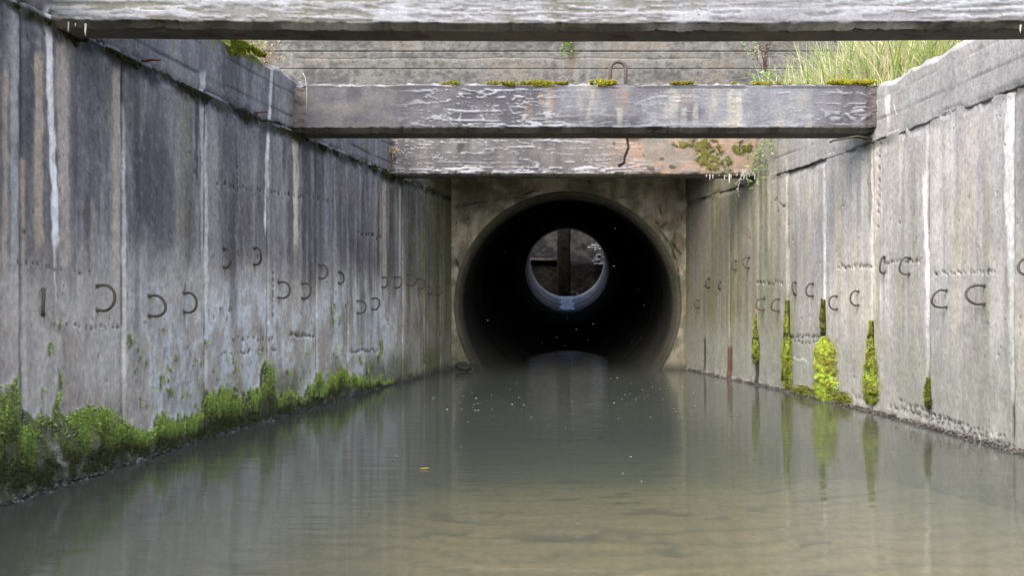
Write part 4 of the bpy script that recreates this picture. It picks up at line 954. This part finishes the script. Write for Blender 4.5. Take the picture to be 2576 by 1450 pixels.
# moss on the top edge of the middle beam
def top_moss(label, x0, x1, yf, z, dens, seed, bright=.7, hang=.03):
    r = np.random.default_rng(seed); n = int((x1-x0)*dens*1.3)
    x = r.uniform(x0, x1, n); msk = fbm(x*6, x*0, seed)*.8+.35*(1-np.abs(2*(x-x0)/(x1-x0)-1)) > .50; x = x[msk]; n = len(x)
    tp = ss(0, .3, (x-x0)/(x1-x0))*ss(0, .3, (x1-x)/(x1-x0))*ss(.3, .5, fbm(x*14, x*0, seed+7)); kk = r.uniform(0, 1, n) < .25+.75*tp; x = x[kk]; tp = tp[kk]; n = len(x)
    d = r.uniform(-.02, .09, n); h = np.where(d < 0, -hang*r.uniform(0, 1, n)*tp*(.3+fbm(x*15, x*0, seed+6)), -.006+.017*tp*fbm(x*12, d*20, seed+1))
    pts = np.stack([x, yf+d+.005, z+h-.01], -1); br = np.clip(bright*(.5+fbm(x*9, d*30, seed+3)), 0, 1)
    a = np.array((.09, .085, .03)); b = np.array((.44, .42, .06)); C = a*(1-br[:, None])+b*br[:, None]
    V, f, C = tufts(pts, np.tile((0, -.5, .8), (n, 1)), r.uniform(.008, .018, n), C, .0, seed+2, 3)
    return tag(mesh_obj('moss_patch', V, f, M_MOSS, None, C, smooth=False), label, 'moss', 'moss patches on top of the middle beam')
def bx(px_, yy_): return (px_-CX)/F*yy_
top_moss('long yellow moss patch left of the loop on the middle beam', bx(1225, 5.9), bx(1445, 5.9), 5.88, EYE+1.545, 5200, 700)
top_moss('bright moss cushion at the foot of the steel loop', bx(1480, 5.9), bx(1560, 5.9), 5.88, EYE+1.55, 9000, 710, .85, .04)
top_moss('short mossy patch right of the steel loop', bx(1670, 5.9), bx(1755, 5.9), 5.88, EYE+1.545, 5000, 720, .5)
top_moss('golden moss fringe at the right end of the middle beam', bx(2040, 5.9), bx(2212, 5.9), 5.885, EYE+1.555, 7000, 730, .9)
top_moss('thin moss crust left of the long patch on the middle beam', bx(1110, 5.9), bx(1165, 5.9), 5.885, EYE+1.545, 3500, 740, .5)
top_moss('faint olive moss line between the short patch and the golden fringe', bx(1810, 5.9), bx(2020, 5.9), 5.885, EYE+1.545, 2200, 750, .6)
# hanging moss over the top edge of the left wall
n = 9000; r = np.random.default_rng(41); u = r.uniform(PL.hit(535), PL.hit(655), n)
x, y, nx, ny = PL.at(u); L = .015+.20*np.clip(fbm(u*15, u*0, 42, 3)-.28, 0, 1)*1.5*ss(0, .25, u-u.min())*ss(0, .3, u.max()-u); z = EYE+1.60+.01-r.uniform(0, 1, n)**1.2*L
pts = np.stack([x+nx*.03, y+ny*.03, z], -1); br = .35+.5*fbm(u*20, z*9, 43)
C = np.array((.06, .06, .015))*(1-br[:, None])+np.array((.26, .30, .03))*br[:, None]
V, f, C = tufts(pts, np.stack([nx, ny, nx*0], -1), r.uniform(.008, .02, n), C, 1.2, 44, 2)
tag(mesh_obj('hanging_moss', V, f, M_MOSS, None, C, smooth=False), 'moss hanging over the top edge of the left wall beneath the nearest beam', 'moss')
# moss on the tan end of the farthest beam
n = 14000; r = np.random.default_rng(45); px = r.uniform(1690, 1900, n); py = r.uniform(350, 436, n)
X = (px-CX)/F*7.85; Z = EYE-(py-HY)*7.85/F
mo = (1-ss(.3, 1.0, ((px-1795+(py-400)*-.55)/44)**2+((py-395)/55)**2*.7+1.6*(fbm(X*9, Z*9, 452)-.45)))
mo = np.maximum(mo, (1-ss(.3, 1., ((px-1720)/40)**2+((py-362)/12)**2+1.2*(fbm(X*9, Z*9, 453)-.45))))
mo = np.maximum(mo, (1-ss(.3, 1., ((px-1870)/30)**2+((py-372)/22)**2+1.2*(fbm(X*9, Z*9, 454)-.45))))*ss(.34, .50, fbm(X*20, Z*22, 461, 3))
k = r.uniform(0, 1, n) < mo; X, Z = X[k], Z[k]; n = len(X); br = np.clip(fbm(X*12, Z*12, 46)*1.1-.1, 0, 1)[:, None]
C = np.array((.05, .05, .02))*(1-br)+np.array((.24, .27, .03))*br
V, f, C = tufts(np.stack([X, X*0+7.845, Z], -1), np.tile((0., -1, 0), (n, 1)), r.uniform(.007, .014, n), C, .3, 47, 2)
tag(mesh_obj('moss_patch', V, f, M_MOSS, None, C, smooth=False), 'green moss spreading over the tan end of the farthest beam', 'moss')

# ================================================================== PLANTS
def blades(n, place, seed, cols, L=(.5, 1.), wd=.004, curve=.5, seg=5, lean=(0, 0)):
    r = np.random.default_rng(seed); V = []; Fc = []; C = []
    for k in range(n):
        p = place(r); a = r.uniform(0, 2*np.pi); l = r.uniform(*L); cv = r.uniform(.1, 1)*curve; w_ = wd*r.uniform(.6, 1.5)
        dx, dy = math.cos(a)+lean[0], math.sin(a)+lean[1]; s = np.array((-dy, dx, 0)); s = s/(np.linalg.norm(s)+1e-9)
        s = np.array((1, .2, 0)) if r.random() < .6 else s
        c = np.array(cols[r.integers(len(cols))])*r.uniform(.75, 1.25); o = len(V)
        for i in range(seg+1):
            t = i/seg; out = cv*l*t*t; q = np.array(p)+np.array((dx*out, dy*out, l*t*(1-.45*cv*t*t-.25*cv*t)))
            ww = w_*(1-t**2*.95)
            V.append(q-s*ww); V.append(q+s*ww); C += [c, c]
        for i in range(seg): Fc.append([o+2*i, o+2*i+1, o+2*i+3, o+2*i+2])
    return V, Fc, np.array(C)
GC = [(.34, .44, .12), (.40, .48, .16), (.28, .38, .10), (.58, .54, .36), (.66, .60, .42), (.50, .48, .24), (.22, .32, .10), (.66, .60, .46)]
def pl(r):
    y_ = r.uniform(6.35, 8.5); x_ = float(PR.X(y_))+.36+abs(r.normal(0, .7)); return (x_, y_, 2.15+.12*(x_-2.3))
V, Fc, C = blades(4600, pl, 51, GC, (.35, 1.3), .0048, .75, 6)
V2, F2, C2 = blades(700, lambda r: (r.uniform(2.55, 3.3), r.uniform(6.6, 8.6), 2.25), 52, GC, (.45, .9), .0045, 1.3, 8, (-.5, 0))
o = len(V); V += V2; Fc += [[i+o for i in f] for f in F2]; C = np.concatenate([C, C2])
tag(mesh_obj('tall_grass', V, Fc, M_LEAF, None, C), 'tall yellow green grass on the bank above the right wall', 'grass', kind='stuff')
V, Fc, C = blades(5000, lambda r: (float(PL.X(r.uniform(-2, 9)))-.7-abs(r.normal(0, 1.5)), r.uniform(-2, 10.8), 2.22), 53, GC, (.08, .22), .004, .8)
tag(mesh_obj('short_grass', V, Fc, M_LEAF, None, C), 'short grass on the bank behind the left wall', 'grass', kind='stuff')
def leaf(p, d, up, l, w_):
    p, d, up = np.array(p, float), np.array(d, float), np.array(up, float); d = d/np.linalg.norm(d); s = np.cross(d, up); s /= np.linalg.norm(s)+1e-9
    return [p, p+d*l*.5+s*w_*.5, p+d*l, p+d*l*.5-s*w_*.5], [[0, 1, 2, 3]]
def plant(name, label, cat, base, stems, stem_c, leaf_c, seed, spread=.5, L=.3, nl=14, ls=.02, droop=.3, dirn=(0, -.3, 1), thin=.0025, lw=.5):
    r = random.Random(seed); root = thing(name, label, cat, base); S = MB(); Lf = MB()
    for k in range(stems):
        d = Vector(dirn)+Vector((r.gauss(0, spread), r.gauss(0, spread*.5), r.gauss(0, spread*.4))); d.normalize(); p = Vector((r.uniform(-.03, .03), 0, 0)); pts = [p.copy()]; l = L*r.uniform(.55, 1.1)
        for i in range(8):
            d = (d+Vector((r.gauss(0, .1), r.gauss(0, .08), -droop*.14))).normalized(); p = p+d*l/8; pts.append(p.copy())
        V, Fc = tube(pts, [thin*(1-.08*i) for i in range(9)], 4); S.add(V, Fc, stem_c)
        for j in range(nl):
            q = pts[1+int(7.9*(j+.5)/nl)]
            V, Fc = leaf(q, (r.gauss(0, 1), r.gauss(-.3, .6), r.gauss(.2, .7)), (r.gauss(0, .4), -1, r.gauss(0, .4)), ls*r.uniform(.6, 1.4), ls*lw)
            Lf.add(V, Fc, tuple(np.array(leaf_c[r.randrange(len(leaf_c))])*r.uniform(.75, 1.25)))
    S.build('stems', M_LEAF, root); Lf.build('leaves', M_LEAF, root, smooth=False)
    return root
def W_(px_, py_, y_): return ((px_-CX)/F*y_, y_, EYE-(py_-HY)*y_/F)
G1 = [(.14, .24, .05), (.20, .33, .07), (.10, .18, .04)]; BR = [(.15, .09, .08), (.22, .14, .11), (.10, .07, .06)]; GG = [(.28, .34, .22), (.36, .42, .28), (.22, .30, .15)]; PK = [(.40, .28, .20), (.50, .38, .28), (.30, .17, .13), (.25, .33, .08)]
plant('creeper', 'small green creeper hanging on the retaining wall under the nearest beam', 'plant', W_(1430, 70, 10.93), 7, (.12, .12, .05), G1, 61, .22, .42, 16, .045, .2, (0.05, -.05, -1), lw=.8)
plant('dead_plant', 'dried brown weed leaning on the retaining wall left of the tall grass', 'plant', W_(1925, 195, 10.6), 8, (.12, .07, .06), BR, 62, .22, .62, 22, .03, .1, (-.28, 0, 1), thin=.005)
plant('dead_plant', 'grey green seeding weed high beside the dried brown weed', 'plant', W_(1900, 150, 10.7), 6, (.2, .18, .12), GG, 63, .5, .42, 20, .03, .2, (-.2, 0, 1))
plant('herb', 'pale green bushy herb at the back of the middle beam left of the grass', 'plant', W_(1928, 212, 9.0), 14, (.2, .25, .12), GG+[(.3, .42, .15)], 64, .5, .17, 24, .035, .2, (0, -.1, 1))
plant('dry_weed', 'pinkish dry weed at the end of the left wall under the nearest beam', 'plant', W_(668, 165, 7.2), 16, (.35, .24, .18), PK, 65, .5, .30, 22, .02, .4, (-.05, 0, 1))
plant('dry_weed', 'green leafed weed on the left wall top beside the pinkish one', 'plant', W_(640, 140, 6.6), 8, (.3, .3, .12), [(.25, .38, .07), (.4, .3, .2)], 66, .5, .22, 12, .03, .5, (0, 0, 1))
plant('fern', 'feathery green plant drooping over the right end of the farthest beam', 'plant', W_(1935, 352, 7.8), 10, (.2, .22, .1), [(.22, .33, .10), (.30, .40, .20), (.16, .26, .08)], 67, .35, .46, 34, .04, .9, (-.28, -.25, -.5), lw=.28)
plant('fern', 'grass-like tuft on the wall corner above the farthest beam', 'plant', W_(1950, 356, 7.6), 16, (.25, .3, .1), [(.25, .36, .10), (.35, .4, .2)], 68, .5, .26, 8, .05, 1.2, (.1, -.3, -.15), lw=.18)
plant('dry_weed', 'white seed head hanging below the farthest beam at the right', 'plant', W_(1873, 425, 7.7), 3, (.5, .47, .4), [(.75, .74, .74), (.65, .62, .6)], 69, .1, .26, 16, .016, .1, (-.35, 0, -1), thin=.003, lw=.3)
plant('dry_weed', 'tangle of dry stems at the left end of the farthest beam', 'plant', W_(985, 370, 7.8), 9, (.33, .27, .19), PK, 70, .6, .18, 4, .02, .9, (.3, -.3, -.2))
# dangling straws
def straw(label, pts, c, rad=.0022):
    V, Fc = tube(pts, [rad*(1-.06*i) for i in range(len(pts))], 5); L = np.array(pts[0])
    o = mesh_obj('straw', np.array(V)-L, Fc, M_LEAF, None, np.tile(c, (len(V), 1))); o.location = L; tag(o, label, 'straw')
straw('pale straw hanging down at the left end of the middle beam', [W_(762, 183, 5.84), W_(768, 195, 5.83), W_(771, 220, 5.83), W_(772, 250, 5.83), W_(770, 285, 5.84)], (.62, .56, .46))
V, Fc, C = blades(26, lambda r: (float(PL.X(6.2))+.05+r.uniform(-.02, .05), 6.15+r.uniform(-.05, .15), .08), 71, [(.20, .34, .08), (.26, .38, .12)], (.08, .2), .002, .9, 6)
tag(mesh_obj('grass_tuft', V, Fc, M_LEAF, None, C), 'tiny tuft of green grass blades at the waterline of the left wall', 'grass')

# ================================================================== WATERLINE STONES, RUBBLE, FLOATING BITS
def pebble(r, s, flat=.6, n=1):
    import bmesh
    bm = bmesh.new(); bmesh.ops.create_icosphere(bm, subdivisions=n, radius=1)
    o = r.uniform(0, 100); V = []
    for v in bm.verts:
        q = v.co*(1+.55*(mnoise.noise(v.co*1.3+Vector((o, o, o))))); V.append((q.x*s[0], q.y*s[1], q.z*s[2]))
    Fc = [[v.index for v in f.verts] for f in bm.faces]; bm.free(); return V, Fc
def shore(P, seed, n, u0, u1, label, dark):
    r = random.Random(seed); B = MB()
    for k in range(n):
        u_ = r.uniform(u0, u1); X, Y, nx, ny = [float(q) for q in P.at(u_)]; s = r.uniform(.003, .009)*(1.5 if r.random() < .06 else 1)
        off = .010+abs(r.gauss(0, .022)); V, Fc = pebble(r, (s, s, s*.6)); z = r.uniform(-.002, .006)+max(0, .04-off)*.6
        c = random.choice(dark); B.add([(X+nx*off+v[0], Y+ny*off+v[1], z+v[2]) for v in V], Fc, c)
    tag(B.build('gravel', M_STONE), label, 'gravel', kind='stuff')
shore(PL, 81, 2400, PL.hit(-60), PL.U(9.5), 'dark wet grit along the waterline of the left wall', [(.04, .04, .04), (.07, .065, .06), (.03, .03, .03), (.05, .05, .05), (.12, .12, .13)])
shore(PR, 82, 2200, PR.U(3.8), PR.U(9.5), 'dark wet grit along the waterline of the right wall', [(.05, .05, .045), (.09, .08, .07), (.035, .03, .03), (.06, .055, .05), (.14, .13, .125)])
def stone(name, label, loc, s, c, seed, cat='stone', sub=2):
    r = random.Random(seed); V, Fc = pebble(r, s, n=sub); V = np.array(V)
    C = mix(np.tile(c, (len(V), 1)), tuple(.5*q for q in c), fbm(V[:, 0]*20, V[:, 2]*20, seed))
    o = mesh_obj(name, V, Fc, M_ROCK, None, C, smooth=False); o.location = loc; tag(o, label, cat)
stone('stone', 'small pale stone lying at the foot of the left wall', W_(344, 1160, 4.13), (.022, .018, .014), (.50, .45, .40), 83)
stone('broken_block', 'dark broken block at the left foot of the pipe mouth', W_(1168, 922, 9.35), (.10, .09, .05), (.05, .05, .045), 84)
# yellow leaf afloat
lp = W_(1068, 1183.5, F*EYE/(1183.5-HY)); V = []
for i in range(9):
    t = i/8; hw = .0085*math.sin(math.pi*t)**.7
    for s in (-1, 0, 1): V.append(((t-.5)*.045, s*hw+.004*math.sin(t*3), .003+(.003 if s else 0)+.003*t))
Fl = []
for i in range(8):
    for j in range(2): a = i*3+j; Fl.append([a, a+3, a+4, a+1])
o = mesh_obj('fallen_leaf', V, Fl, M_LEAF, None, np.tile((.62, .40, .06), (27, 1))); o.location = lp; tag(o, 'single yellow leaf floating on the brown water', 'leaf')
# foam specks
r = random.Random(91); B = MB()
FOAM = [(1165, 998), (1152, 1003), (1197, 1003), (1158, 1012), (1203, 1016), (1192, 1019), (1120, 1000), (1117, 1030), (1145, 1030), (1125, 1031), (1088, 1003), (1073, 1000), (1070, 1023), (1295, 1015), (1288, 1018), (1360, 965), (1405, 973), (1440, 1012), (1490, 1018),
        (1510, 985), (1545, 962), (1565, 1005), (1598, 1010), (1630, 996), (1642, 975), (1660, 980), (1680, 972), (1585, 992), (1700, 1037), (1765, 1043), (1790, 1018), (1480, 1020), (1160, 1125), (985, 1035), (1050, 965), (1300, 965)]
FOAM += [(r.uniform(1000, 1900), r.triangular(945, 1090, 1000)) for _ in range(70)]+[(r.uniform(850, 1900), r.uniform(1090, 1400)) for _ in range(16)]
for (px_, py_) in FOAM:
    d = F*EYE/(py_-HY); x_ = (px_-CX)/F*d
    if x_ < PL.X(d)+.1 or x_ > PR.X(d)-.1: continue
    s = r.uniform(.0018, .0042)*(1.8 if r.random() < .18 else 1)*min(1, d/9); V, Fc = pebble(r, (s*1.5, s*1.5, s*.35)); B.add([(x_+v[0], d+v[1], v[2]+.001) for v in V], Fc, (.8, .82, .85))
tag(B.build('foam_specks', M_FOAM), 'white specks of foam floating in front of the pipe mouth', 'foam', kind='stuff')
# midges over the water
B = MB(); r = random.Random(92)
MG = [(1227, 807, 1), (1450, 830, .8), (1547, 575, .8), (1545, 670, .8), (1553, 952, 1.4), (1717, 975, 1.2), (1752, 637, .9), (1610, 1000, .6), (1362, 863, .5), (1400, 850, .5), (1272, 635, .5), (1621, 769, .6), (1615, 852, .6), (1685, 718, .5), (1575, 793, .5),
      (1662, 500, .6), (1710, 866, .7), (1782, 800, .7), (1272, 873, .4), (1493, 815, .7), (1427, 800, .5), (1320, 890, .4), (1252, 920, .4), (1590, 860, .5), (1606, 728, .5), (1240, 770, .4), (1208, 742, .4)]
MG += [(r.uniform(1190, 1680), r.uniform(560, 930), r.uniform(.25, .45)) for _ in range(12)]
for (px_, py_, s) in MG:
    d = r.uniform(3.2, 7.5); q = W_(px_, py_, d); rr_ = .0008*s*d/2.6
    V, Fc = pebble(r, (rr_*1.5, rr_, rr_)); B.add([(q[0]+v[0], q[1]+v[1], q[2]+v[2]) for v in V], Fc, (.42, .42, .42))
    V, Fc = leaf(q, (r.gauss(0, 1), .2, 1), (0, -1, .1), rr_*3, rr_*1.4); B.add(V, Fc, (.45, .45, .45))
tag(B.build('midges', M_FOAM), 'tiny pale midges drifting in front of the dark pipe', 'insects', kind='stuff')
